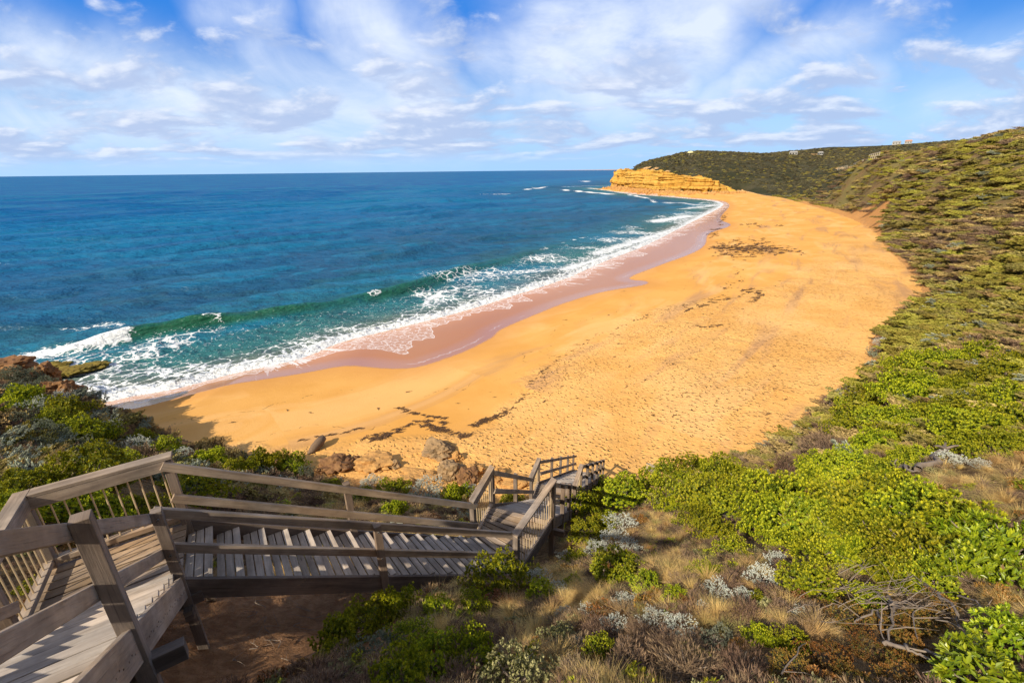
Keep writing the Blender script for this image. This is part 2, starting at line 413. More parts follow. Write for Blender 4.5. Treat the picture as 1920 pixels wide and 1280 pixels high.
# low broken stratocumulus
ofs = S.comb(3.7, 1.3, 0.0)
qd = S.math('ADD', S.math('MAXIMUM', ae, 0.0), 0.085)
uvs = S.comb(S.math('MULTIPLY_ADD', ax, 3.1, 3.7), S.math('MULTIPLY_ADD', S.math('LOGARITHM', qd, 2.71828), 2.1, 1.3))
cu = S.noise(uvs, 1.7, 8, 0.56, 0.25)
cu2 = S.noise(S.add(uvs, (-0.04, 0.10, 0.0)), 1.7, 5, 0.52, 0.25)
thr = S.mr(ae, 0.06, 0.36, 0.395, 0.60, smooth=False)
cum = S.mr(S.math('SUBTRACT', cu, thr), -0.01, 0.13)
cum = S.math('MULTIPLY', cum, S.mr(ae, 0.006, 0.05))
lit = S.mr(S.math('SUBTRACT', cu, cu2), -0.04, 0.16)
warmth = S.mr(S.noise(uv, 0.25, 2, 0.5), 0.35, 0.65)
ccol = S.mix(lit, (3.3, 4.15, 6.1), (6.2, 6.6, 7.5))
# horizon: pale blue
base = S.mix(S.mr(dz, 0.0, 0.26, 1.0, 0.0), hs_.outputs[0], (3.0, 4.9, 7.6))
base = S.mix(S.mr(dz, 0.03, 0.26, 0.0, 0.88), base, (0.20, 1.70, 5.9))
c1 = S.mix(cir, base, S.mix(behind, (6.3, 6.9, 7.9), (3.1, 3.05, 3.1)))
c2 = S.mix(S.math('MULTIPLY', cum, 0.82), c1, ccol)
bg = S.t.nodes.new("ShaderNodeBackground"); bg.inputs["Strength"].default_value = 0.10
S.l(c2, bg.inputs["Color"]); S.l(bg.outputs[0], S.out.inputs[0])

# ------------------------------------------------------------------ ground
def grid(angs, rings):
    A, R = np.meshgrid(angs, rings)
    X = R * np.sin(A); Y = R * np.cos(A)
    nr, na = A.shape
    i = np.arange(nr - 1)[:, None] * na + np.arange(na - 1)[None]
    F = np.stack([i, i + na, i + na + 1, i + 1], -1).reshape(-1, 4)[:, ::-1]
    return X.ravel(), Y.ravel(), F

ang = np.radians(np.concatenate([np.arange(-180, -72, 3.0), np.arange(-72, 72, 0.13), np.arange(72, 180.1, 3.0)]))
ang[0] = -math.pi; ang[-1] = math.pi
rings = np.concatenate([np.geomspace(0.3, 12, 130)[:-1], np.geomspace(12, 520, 420)[:-1], np.geomspace(520, 1600, 50)[:-1], np.geomspace(1600, 60000, 14)])
X, Y, F = grid(ang, rings)
Z, land, sea, ds, dt, sa = height(X, Y, True)
dw, _, dws = pl_dist(X, Y, WET)
dst, _, dss = pl_dist(X, Y, STRAND)
dwet = np.where(sea, -dw, dw * -dws)            # positive up the beach
dstr = dst * -dss
Rr = np.hypot(X, Y)
# where bare sand shows through on the dune face
sandy = np.zeros_like(X); rocky = np.zeros_like(X)
for x_, y_, rad, g in [(-39, 29, 4.5, 1.2), (-37, 31.5, 2.5, 1.2), (-33.5, 30.5, 2.2, 1.2), (-30, 29.3, 2.0, 1.2), (-43, 24, 6, 1.1), (-26.5, 27.6, 1.6, 1.1), (-22, 25.6, 1.2, 1.0)]: rocky = np.maximum(rocky, g * np.exp(-((X - x_) ** 2 + (Y - y_) ** 2) / rad ** 2))
for px, py, rad, g in [ (1640, 560, 6, 0), (1700, 520, 5, .5), (1500, 700, 3, .6), (1485, 377, 8, .8), (1580, 314, 10, .9), (1555, 322, 8, .5), (1100, 890, 2, .5), (980, 925, 2.2, 1), (640, 900, 2.5, .9), (760, 900, 2.2, .9), (1430, 825, 2, .7), (1178, 311, 5, 1), (1210, 316, 6, 1), (1228, 316, 5, 1), (1250, 322, 4, 1), (1640, 665, 3, .6), (1850, 870, 0.1, 0), (1515, 288, 26, .8), (1520, 289, 20, .5)]:
    q = hit(px, py); sandy = np.maximum(sandy, g * np.exp(-((X - q[0]) ** 2 + (Y - q[1]) ** 2) / rad ** 2))
sandy = np.maximum(sandy, np.exp(-np.where(land, dt, 0) / 0.9) * 0.9)
def dune_face(x, y, dt_):
    """the bare sliding sand above the beach's far corner"""
    b = x / np.maximum(y, 1); r = np.hypot(x, y)
    lo, hi = ray(1488, 380)[0] / ray(1488, 380)[1], ray(1662, 440)[0] / ray(1662, 440)[1]
    return sstep(lo - .01, lo + .04, b) * (1 - sstep(hi - .04, hi + .01, b)) * (1 - sstep(3.2, 7.0, dt_ + 5 * (fbm(x * .12, y * .12, 3, 77) - .5))) * (r > 90) * (r < 300)
sandy = np.maximum(sandy, dune_face(X, Y, np.where(land, dt, 999)))
soil = np.exp(-((X + 3.0) ** 2 + (Y - 3.9) ** 2) / 2.2 ** 2)
at = dict(dwet=np.clip(dwet, -300, 300), dstr=np.clip(dstr, -300, 300), ds=np.where(sea, -ds, ds).clip(-300, 300), sa=sa, sandy=sandy, soil=soil, rocky=rocky)
fc_land = land[F].sum(1) >= 2
fr = Rr[F].mean(1)
def sub(name, mask, mat, **kw):
    f = F[mask]; used = np.unique(f); mp = np.full(len(X), -1, np.int64); mp[used] = np.arange(len(used))
    me = np_mesh(name, np.stack([X, Y, Z], 1)[used], mp[f], mat, {k: v[used] for k, v in at.items()}, smooth=True)
    o = link(name, me); tag(o, kind="structure"); return o

SA0 = float(pl_dist(np.array([P2(735, 655, 0)[0]]), np.array([P2(735, 655, 0)[1]]), SHORE)[1][0])
# sand
s = NT("sand"); p = s.pos()
dwn = s.attr("dwet"); dsn = s.attr("dstr"); shn = s.attr("ds"); san = s.attr("sa")
nz = s.noise(p, 0.16, 5, 0.6); nf = s.noise(p, 1.4, 5, 0.65); n9 = s.noise(p, 14, 3, 0.6)
dry = s.mix(s.mr(nz, 0.35, 0.65), (0.71, 0.372, 0.106), (0.79, 0.445, 0.145))
dry = s.mix(s.mr(nf, 0.45, 0.75, 0, 0.25), dry, (0.60, 0.27, 0.07))
damp = s.mix(s.mr(nz, 0.35, 0.65), (0.67, 0.335, 0.080), (0.73, 0.385, 0.105))
foot = s.mr(s.math('ADD', dsn, s.math('MULTIPLY_ADD', nz, 6, -3)), -0.6, 1.2)
col = s.mix(foot, damp, dry)
# faint dark mineral streaks swept along the beach
sv = s.comb(s.math('MULTIPLY', san, 0.03), s.math('MULTIPLY', shn, 0.16))
mn = s.noise(sv, 1.6, 6, 0.62, 0.6)
col = s.mix(s.math('MULTIPLY', s.mr(mn, 0.50, 0.70, 0, 0.75), s.mr(shn, 12, 26)), col, (0.44, 0.245, 0.125))
pale = s.noise(s.comb(s.math('MULTIPLY', san, 0.05), s.math('MULTIPLY', shn, 0.11)), 1.3, 4, 0.6, 0.8)
col = s.mix(s.mr(pale, 0.48, 0.68, 0, 0.55), col, (0.84, 0.50, 0.20))
strand = s.math('SUBTRACT', 1.0, s.mr(s.math('ABSOLUTE', s.math('ADD', s.math('FRACT', s.math('ADD', s.math('MULTIPLY', dwn, 0.16), s.math('MULTIPLY', s.noise(p, 0.11, 4, 0.55), 2.6))), -0.5)), 0.0, 0.016))
strand = s.math('MULTIPLY', strand, s.math('MULTIPLY', s.mr(s.noise(p, 2.2, 3, 0.6), 0.50, 0.62), s.math('MULTIPLY', s.mr(dwn, 1.5, 4), s.mr(dwn, 24, 14))))
col = s.mix(s.math('MULTIPLY', strand, 0.85), col, (0.14, 0.075, 0.03))
speck = s.mr(s.vor(p, 2.3), 0.05, 0.02); speck = s.math('MULTIPLY', speck, s.mr(s.noise(p, 0.25, 3), 0.52, 0.66))
col = s.mix(s.math('MULTIPLY', speck, 0.7), col, (0.12, 0.07, 0.03))
wetm = s.mr(s.math('ADD', dwn, s.math('MULTIPLY_ADD', nf, 0.5, -0.25)), 0.25, -0.25)
dampm = s.mr(dwn, 5.0, 0.0, 0, 0.55)
col = s.mix(dampm, col, (0.56, 0.26, 0.075))
wcol = s.mix(s.mr(shn, 0.0, 7.0), (0.56, 0.235, 0.078), (0.43, 0.175, 0.062))
# lacy foam sheets running up the wet sand
fan = s.noise(s.comb(s.math('MULTIPLY', san, 1.0), s.math('MULTIPLY', shn, 0.14)), 1.3, 3, 0.6, 0.8)
fan2 = s.noise(s.comb(s.math('MULTIPLY', san, 0.05), s.math('MULTIPLY', shn, 0.05)), 2.2, 3, 0.5)
fmask = s.math('MULTIPLY', s.mr(s.math('ADD', fan, s.mr(shn, 0.0, 9.0, 0.07, -0.14)), 0.55, 0.61), s.mr(fan2, 0.46, 0.60))
lobe = s.math('SUBTRACT', shn, s.math('MULTIPLY_ADD', s.mr(s.noise(s.comb(s.math('MULTIPLY', san, 0.10), 0.0), 1.0, 3, 0.6), 0.38, 0.66), 5.0, 0.7))
lobe = s.math('SUBTRACT', lobe, s.math('MULTIPLY', s.math('EXPONENT', s.math('MULTIPLY', s.math('POWER', s.math('SUBTRACT', san, SA0), 2.0), -1 / 55.0)), 5.5))     # foam sheets run up in lobes
lobe = s.math('ADD', lobe, s.math('MULTIPLY_ADD', s.noise(p, 0.8, 4, .6), 1.0, -.5))
wv_ = s.t.nodes.new('ShaderNodeVectorMath'); wv_.operation = 'MULTIPLY_ADD'; s.l(s.noise(p, 1.2, 3, 0.6, out=1), wv_.inputs[0]); wv_.inputs[1].default_value = (1.2, 1.2, 0); s.l(p, wv_.inputs[2])
net = s.mr(s.vor(wv_.outputs[0], 1.1, 'DISTANCE_TO_EDGE'), 0.10, 0.0)
net = s.math('MAXIMUM', net, s.mr(s.noise(p, 2.4, 5, .7), 0.56, 0.68))
inl_ = s.mr(lobe, 0.0, -0.35)
fmask = s.math('MAXIMUM', fmask, s.math('MULTIPLY', inl_, s.math('MULTIPLY_ADD', net, 0.72, 0.12)))
fmask = s.math('MAXIMUM', fmask, s.math('MULTIPLY', s.math('SUBTRACT', 1.0, s.mr(s.math('ABSOLUTE', lobe), 0.05, 0.22)), 0.85))
lip = s.math('MULTIPLY', s.math('SUBTRACT', 1.0, s.mr(s.math('ABSOLUTE', s.math('ADD', dwn, s.math('MULTIPLY_ADD', nf, 1.2, 0.5))), 0.0, 0.16)), s.mr(fan2, 0.5, 0.62, 0, 0.55))
fmask = s.math('MAXIMUM', fmask, s.math('MULTIPLY', lip, 0.8))
wcol = s.mix(s.math('MULTIPLY', fmask, 0.85), wcol, (0.80, 0.78, 0.78))
col = s.mix(wetm, col, wcol)
pj = s.t.nodes.new('ShaderNodeVectorMath'); pj.operation = 'MULTIPLY_ADD'; s.l(s.noise(p, 1.1, 2, 0.5, out=1), pj.inputs[0]); pj.inputs[1].default_value = (0.7, 0.7, 0); s.l(p, pj.inputs[2])
dents = s.mr(s.vor(pj.outputs[0], 3.1, 'F1'), 0.06, 0.40)
trod = s.mr(s.noise(p, 0.22, 4, 0.6), 0.34, 0.52, 0.5, 1.15)
dents = s.math('MULTIPLY', dents, trod)
dents = s.math('ADD', s.math('MULTIPLY', dents, foot), s.math('MULTIPLY', s.noise(p, 3.2, 4, 0.6), s.math('MULTIPLY_ADD', foot, 0.8, 0.12)))
h_ = s.math('MULTIPLY', s.math('MULTIPLY_ADD', n9, 0.12, dents), s.math('SUBTRACT', 1.0, wetm))
big_ = s.mr(s.noise(p, 0.07, 3, 0.5), 0.38, 0.6, 0.45, 1.0)
nrm = s.bump(s.math('MULTIPLY', h_, big_), 1.0, 0.17)
rough = s.math('MULTIPLY_ADD', wetm, -0.76, 0.92)
rough = s.math('MAXIMUM', rough, s.math('MULTIPLY', fmask, 0.6))
sand_m = s.end(s.bsdf(col, rough, s.math('MULTIPLY_ADD', s.math('MULTIPLY', wetm, s.mr(dwn, -3.2, -0.3)), 0.75, 0.08), nrm))

# dune soil, litter and low ground cover
s = NT("dune_soil"); p = s.pos()
san = s.attr("sandy"); so_ = s.attr("soil")
n1 = s.noise(p, 0.9, 6, 0.65); n2 = s.noise(p, 7, 5, 0.7); n3 = s.noise(s.scl(p, (0.09, 0.05, 0.05)), 1.0, 5, 0.6); nb = s.noise(p, 28, 4, 0.7)
litter = s.mix(s.mr(n2, 0.35, 0.7), (0.10, 0.060, 0.030), (0.30, 0.19, 0.09))
litter = s.mix(s.mr(n1, 0.45, 0.7, 0, 0.7), litter, (0.34, 0.225, 0.095))
litter = s.mix(s.mr(nb, 0.5, 0.75, 0, 0.6), litter, (0.045, 0.03, 0.016))
green = s.mix(s.mr(n2, 0.3, 0.7), (0.13, 0.115, 0.035), (0.24, 0.185, 0.075))
dist = s.t.nodes.new("ShaderNodeVectorMath"); dist.operation = 'LENGTH'; s.l(p, dist.inputs[0])
far = s.mr(dist.outputs[1], 25, 70)
c = s.mix(s.math('MULTIPLY', far, s.mr(n3, 0.42, 0.60)), litter, green)
sandc = s.mix(s.mr(n1, 0.3, 0.7), (0.60, 0.30, 0.10), (0.46, 0.24, 0.09))
sm = s.mr(s.math('ADD', san, s.math('MULTIPLY_ADD', n1, 0.9, -0.45)), 0.32, 0.5)
c = s.mix(sm, c, sandc)
soilc = s.mix(s.mr(n2, 0.35, 0.7), (0.26, 0.135, 0.065), (0.42, 0.23, 0.115))
c = s.mix(s.mr(s.math('ADD', so_, s.math('MULTIPLY_ADD', n1, 0.5, -0.25)), 0.3, 0.55), c, soilc)
rk = s.attr('rocky'); c = s.mix(s.mr(s.math('ADD', rk, s.math('MULTIPLY_ADD', n1, 0.6, -0.3)), 0.35, 0.6), c, s.mix(s.mr(n2, 0.35, 0.7), (0.15, 0.075, 0.035), (0.36, 0.19, 0.085)))
soil_m = s.end(s.bsdf(c, 0.95, 0.05, s.bump(s.math('MULTIPLY_ADD', nb, 0.35, n2), 0.9, 0.10)))

# far bush-covered headland
s = NT("headland_scrub_ground"); p = s.pos(); san = s.attr("sandy")
n1 = s.noise(p, 0.05, 6, 0.65); n2 = s.noise(p, 0.5, 5, 0.7)
c = s.mix(s.mr(n1, 0.4, 0.62), (0.040, 0.042, 0.022), (0.080, 0.072, 0.042))
c = s.mix(s.mr(n2, 0.5, 0.75, 0, 0.7), c, (0.12, 0.10, 0.055))
c = s.mix(s.mr(s.math('ADD', san, s.math('MULTIPLY_ADD', n2, 0.6, -0.3)), 0.4, 0.55), c, (0.62, 0.38, 0.17))
head_m = s.end(s.bsdf(c, 0.95, 0.05, s.bump(n2, 0.8, 1.5)))

_nr, _na = len(rings), len(ang)
_ZG = Z.reshape(_nr, _na)
def gz(x, y):
    """height of the ground mesh itself"""
    x = np.asarray(x, float); y = np.asarray(y, float)
    a = np.arctan2(x, y); r = np.clip(np.hypot(x, y), rings[0], rings[-1] * .999)
    i = np.clip(np.searchsorted(rings, r) - 1, 0, _nr - 2); j = np.clip(np.searchsorted(ang, a) - 1, 0, _na - 2)
    u = (r - rings[i]) / (rings[i + 1] - rings[i]); v = (a - ang[j]) / (ang[j + 1] - ang[j])
    return (_ZG[i, j] * (1 - u) + _ZG[i + 1, j] * u) * (1 - v) + (_ZG[i, j + 1] * (1 - u) + _ZG[i + 1, j + 1] * u) * v
def hz(x, y): return float(gz(np.array([x]), np.array([y]))[0])
_T2 = np.geomspace(0.9, 1500, 900)
def hit(px, py):
    d = ray(px, py); T = _T2
    for n in (30, 0):
        p = np.array([0, 0, CH])[None] + d[None] * T[:, None]
        k = np.nonzero(p[:, 2] < gz(p[:, 0], p[:, 1]))[0]
        i = k[0] if len(k) else len(T) - 1
        if n: T = np.linspace(T[max(i - 1, 0)], T[i], n)
    q = p[i]
    return np.array([q[0], q[1], hz(q[0], q[1])])

beach_o = sub("beach", ~fc_land & ~((ds[F].min(1) > 60) & sea[F].all(1)), sand_m)
hill_o = sub("hillside", fc_land & (fr <= 290), soil_m)
head_o = sub("headland", fc_land & (fr > 290), head_m)

# ------------------------------------------------------------------ sea
CREST = smooth_poly([P2(x, y, 0) for x, y in [(20, 680), (75, 668), (150, 655), (235, 640), (330, 622), (440, 605), (540, 590), (640, 572), (760, 545), (880, 507), (960, 487), (1060, 455), (1110, 440)]], 4)
ang2 = np.radians(np.concatenate([np.arange(-115, -66, 2.0), np.arange(-66, 27, 0.105), np.arange(27, 60, 2.0)]))
rings2 = np.concatenate([np.geomspace(26, 190, 380)[:-1], np.geomspace(190, 700, 150)[:-1], np.geomspace(700, 90000, 70)])
X2, Y2, F2 = grid(ang2, rings2)
seam = in_poly(X2, Y2, SEA)
d2, s2, _ = pl_dist(X2, Y2, SHORE)
sd2 = np.where(seam, d2, -d2)
R2 = np.hypot(X2, Y2)
cell = R2 * 0.0055 + 0.02
z2 = np.zeros_like(X2)
wr = np.random.default_rng(3)
for i in range(64):
    lam = 0.9 * (26 / 0.9) ** (i / 63.0)
    th = math.radians(128) + wr.normal(0, 0.55 if lam < 10 else 0.16)
    k = 2 * math.pi / lam; amp = 0.0062 * lam ** 0.92 * (2.1 if lam > 11 else 1)
    fade = np.clip((lam / cell - 3.0) / 3.0, 0, 1)
    if lam > 8: fade = fade * (0.25 + 0.75 * sstep(14, 55, sd2))
    z2 += fade * amp * np.sin(k * (X2 * math.cos(th) + Y2 * math.sin(th)) + wr.uniform(0, 6.28) + 1.5 * vnoise(X2 / (lam * 3), Y2 / (lam * 3), i))
z2 *= sstep(0.5, 16, sd2) * 0.85 + 0.15
dc, sc_, sdc = pl_dist(X2, Y2, CREST)
clen = sc_.max()
prof = np.where(sdc > 0, np.exp(-(dc / 3.6) ** 2), np.exp(-(dc / 1.25) ** 2))
along = sstep(0, 12, sc_) * (1 - 0.85 * sstep(0.38, 0.85, sc_ / clen)) * (0.75 + 0.5 * vnoise(sc_ / 9, sc_ * 0, 5))
z2 += 1.35 * prof * along
for off, hgt in [(15, .40), (33, .65), (60, .8), (98, .9), (150, .9)]:
    lo = d2 - (off + 10) - 5 * (fbm(X2 / 40, Y2 / 40, 2, 9) - 0.5) * 2
    z2 += hgt * np.where(lo > 0, np.exp(-(lo / 4.5) ** 2), np.exp(-(lo / 2.2) ** 2)) * sstep(.3, .6, vnoise(s2 / 45, s2 * 0 + off, 6)) * np.where(R2 < 330, 1, 0)
lump = fbm(X2 * 1.3, Y2 * 1.3, 3, 8)
z2 += np.exp(-((sd2 - 1.0) / 0.7) ** 2) * 0.42 * (0.4 + lump) * np.where(R2 < 160, 1, .5)
z2 += np.where((sd2 > 0) & (sd2 < 14), (lump - 0.5) * 0.16, 0)
# foam coverage 0..1
big = fbm(X2 / 7, Y2 / 7, 3, 41)
fo = 1.05 * np.exp(-(np.maximum(sd2, 0) / (0.9 + 0.8 * vnoise(s2 / 5, s2 * 0, 33))) ** 2)
between = (sdc < 0) & (sd2 > 0)
wd = np.where(between, 1, 0) * sstep(0, 3, dc)
fo = np.maximum(fo, wd * (0.20 + 0.44 * sstep(.42, .68, big)) * (1 - sstep(13, 26, sd2)))
fo = np.maximum(fo, (0.62 + 0.3 * big) * (1 - sstep(1.0, 6.0, sd2)))
fo = np.maximum(fo, 0.62 * np.exp(-(((X2 + 46) / 9) ** 2 + ((Y2 - 43) / 7) ** 2)))
fo = np.maximum(fo, 0.62 * np.exp(-(((X2 + 33) / 12) ** 2 + ((Y2 - 43) / 4) ** 2)))
crestfoam = np.exp(-((dc - 0.1) / 0.8) ** 2) * sstep(.72, .82, vnoise(sc_ / 3.2, sc_ * 0, 15)) * 0.65
fo = np.maximum(fo, crestfoam)
for px, py, qx, qy, wd_, g in [(70, 668, 215, 645, 2.0, 1.05), (905, 365, 985, 362, 3.0, 1.0), (985, 356, 1040, 350, 4, .9), (1055, 341, 1140, 339, 6, 1.1), (1060, 357, 1145, 364, 5, 1.15), (1000, 352, 1150, 348, 4, .62), (1230, 415, 1290, 405, 5, .95), (1120, 475, 1260, 432, 3.5, .85),
                         (1180, 365, 1215, 372, 2.5, .95), (1225, 378, 1330, 385, 3.5, .8), (1280, 392, 1345, 385, 3, .9), (115, 612, 220, 612, 1.2, .55), (180, 605, 215, 612, 1.6, .6), (1060, 505, 1180, 470, 3.2, .9), (820, 522, 1000, 520, 4, .5), (880, 515, 1080, 500, 4, .62)]:
    a = atz(px, py, 0); b = atz(qx, qy, 0)
    dd, _, _ = pl_dist(X2, Y2, np.array([a[:2], b[:2]]))
    fo = np.maximum(fo, g * np.exp(-(dd / wd_) ** 2))
fo = np.where(seam, fo, 1.0)
wface = np.where(sdc < 0, np.exp(-((dc - 0.6) / 1.3) ** 2), np.exp(-(dc / 1.0) ** 2)) * along
z2 = np.where(sd2 < -1.5, -0.6, z2 * np.clip((sd2 + 1.5) / 1.5, 0, 1) + np.where(sd2 < 0, sd2 * 0.3, 0))
keep = (sd2 > -3)
fm = keep[F2].any(1)
used = np.unique(F2[fm]); mp = np.full(len(X2), -1, np.int64); mp[used] = np.arange(len(used))

s = NT("sea_water"); p = s.pos()
shn = s.attr("ds"); fon = s.attr("foam"); wfn = s.attr("wface")
n1 = s.noise(s.scl(p, (0.012, 0.020, 1)), 1.0, 4, 0.5)
c = s.ramp(s.math('DIVIDE', shn, 260.0, clamp=True), [(0.0, (0.075, 0.150, 0.125)), (0.03, (0.034, 0.150, 0.150)), (0.12, (0.014, 0.086, 0.172)), (0.45, (0.010, 0.104, 0.255)), (0.75, (0.005, 0.125, 0.300)), (1.0, (0.003, 0.092, 0.265))])
c = s.mix(s.mr(n1, 0.45, 0.62, 0, 0.6), c, (0.006, 0.160, 0.30))
rd = s.noise(s.scl(p, (0.05, 0.09, 1)), 1.0, 4, 0.6)
c = s.mix(s.math('MULTIPLY', s.mr(rd, 0.5, 0.62, 0, 0.45), s.mr(shn, 120, 20)), c, (0.020, 0.075, 0.085))
c = s.mix(s.math('MULTIPLY', wfn, 0.9), c, (0.012, 0.100, 0.048))
bed = s.math('MULTIPLY', s.mr(shn, 9, 1.0), 0.45)
c = s.mix(bed, c, (0.22, 0.17, 0.11))
# foam: cells of lace where coverage is thin, solid where it is thick
wv = s.add(p, (0, 0, 0))
wn = s.noise(p, 0.9, 4, 0.6, out=1)
pw = s.t.nodes.new("ShaderNodeVectorMath"); pw.operation = 'MULTIPLY_ADD'; s.l(wn, pw.inputs[0]); pw.inputs[1].default_value = (1.6, 1.6, 0); s.l(p, pw.inputs[2])
lace = s.vor(pw.outputs[0], 0.62, 'DISTANCE_TO_EDGE'); lace2 = s.vor(pw.outputs[0], 1.9, 'DISTANCE_TO_EDGE')
ln = s.noise(p, 2.6, 6, 0.7)
lv = s.math('ADD', s.math('MULTIPLY', s.mr(lace, 0.13, 0.0), 0.50), s.math('ADD', s.math('MULTIPLY', s.mr(lace2, 0.12, 0.0), 0.30), s.math('MULTIPLY', ln, 0.62)))
fmk = s.mr(s.math('ADD', lv, s.math('MULTIPLY', fon, 1.25)), 1.20, 1.40)
fcol = s.mix(s.mr(s.noise(p, 5, 4, 0.65), 0.3, 0.75), (0.62, 0.68, 0.72), (0.90, 0.90, 0.90))
c = s.mix(fmk, c, fcol)
nbm = s.noise(s.scl(p, (1.0, 1.0, 1)), 1.7, 6, 0.62, 0.4); nb2 = s.noise(s.scl(p, (0.16, 0.26, 1)), 1.0, 5, 0.6)
nn = s.bump(nbm, 0.75, 0.28); nn = s.bump(nb2, 0.8, 2.2, nn); nn = s.bump(fmk, 0.5, 0.12, nn)
rough = s.math('MULTIPLY_ADD', fmk, 0.6, 0.16)
body = s.bsdf(c, 0.9, 0.0, nn)
fr_ = s.t.nodes.new("ShaderNodeFresnel"); fr_.inputs[0].default_value = 1.33; s.l(nn, fr_.inputs[1])
gl = s.t.nodes.new("ShaderNodeBsdfGlossy"); s.val(gl.inputs["Roughness"], rough); s.l(nn, gl.inputs["Normal"]); gl.inputs["Color"].default_value = (0.9, 0.95, 1.0, 1)
mx = s.t.nodes.new("ShaderNodeMixShader")       # a ruffled sea never mirrors the low sky fully: its facets tilt towards the viewer
s.l(s.math('MULTIPLY', s.math('MINIMUM', s.math('MULTIPLY', fr_.outputs[0], 0.9), 0.14), s.math('MULTIPLY_ADD', fmk, -0.8, 1.0)), mx.inputs[0]); s.l(body, mx.inputs[1]); s.l(gl.outputs[0], mx.inputs[2])
sea_m = s.end(mx.outputs[0])
sea_o = link("sea_water", np_mesh("sea_water", np.stack([X2, Y2, z2], 1)[used], mp[F2[fm]], sea_m, dict(ds=sd2[used].clip(-50, 400), foam=fo[used], wface=wface[used]), smooth=True))
tag(sea_o, kind="structure")
# seabed far out so that the sheet of ground reaches the horizon
# ------------------------------------------------------------------ the timber staircase
class MB:
    """collects boxes and rods, each with UVs running along its length, into one mesh"""
    def __init__(s): s.v = []; s.f = []; s.uv = []
    def hexa(s, c, L, wd, ht):
        """c: 8 corners, order: start(4) then end(4), each ring (side-,up-) (side+,up-) (side+,up+) (side-,up+)"""
        b = len(s.v); s.v += [tuple(q) for q in c]
        ou, ov = random.uniform(0, 40), random.uniform(0, 40)
        ring = [0.0, wd, wd + ht, 2 * wd + ht, 2 * (wd + ht)]
        for k in range(4):
            k2 = (k + 1) % 4
            s.f.append((b + k, b + k2, b + 4 + k2, b + 4 + k))
            s.uv += [(ou, ov + ring[k]), (ou, ov + ring[k + 1]), (ou + L, ov + ring[k + 1]), (ou + L, ov + ring[k])]
        s.f.append((b + 3, b + 2, b + 1, b)); s.uv += [(ou, ov), (ou + .02, ov), (ou + .02, ov + ht), (ou, ov + ht)]
        s.f.append((b + 4, b + 5, b + 6, b + 7)); s.uv += [(ou, ov), (ou + .02, ov), (ou + .02, ov + ht), (ou, ov + ht)]
    def box(s, p, q, side, up, wd, ht):
        p = np.array(p, float); q = np.array(q, float); side = np.array(side, float); up = np.array(up, float)
        r = [-side * wd / 2 - up * ht / 2, side * wd / 2 - up * ht / 2, side * wd / 2 + up * ht / 2, -side * wd / 2 + up * ht / 2]
        s.hexa([p + k for k in r] + [q + k for k in r], float(np.linalg.norm(q - p)), wd, ht)
    def rod(s, p, q, r, n=6):
        p = np.array(p, float); q = np.array(q, float); d = q - p; d /= np.linalg.norm(d)
        a = np.cross(d, (1, 0, 0) if abs(d[0]) < .7 else (0, 1, 0)); a /= np.linalg.norm(a); bb = np.cross(d, a)
        b = len(s.v)
        for c in (p, q):
            for k in range(n):
                t = 2 * math.pi * k / n; s.v.append(tuple(c + r * (a * math.cos(t) + bb * math.sin(t))))
        for k in range(n):
            k2 = (k + 1) % n; s.f.append((b + k, b + k2, b + n + k2, b + n + k)); s.uv += [(0, 0), (.01, 0), (.01, 1), (0, 1)]
    def build(s, name, mat, parent=None, origin=(0, 0, 0), bevel=0.004):
        me = np_mesh(name, np.array(s.v) - np.array(origin)[None], np.array(s.f), mat, uvs=s.uv)
        o = link(name, me, parent)
        if bevel:
            b = o.modifiers.new("bevel", 'BEVEL'); b.width = bevel; b.segments = 1; b.limit_method = 'ANGLE'; b.harden_normals = False
        return o

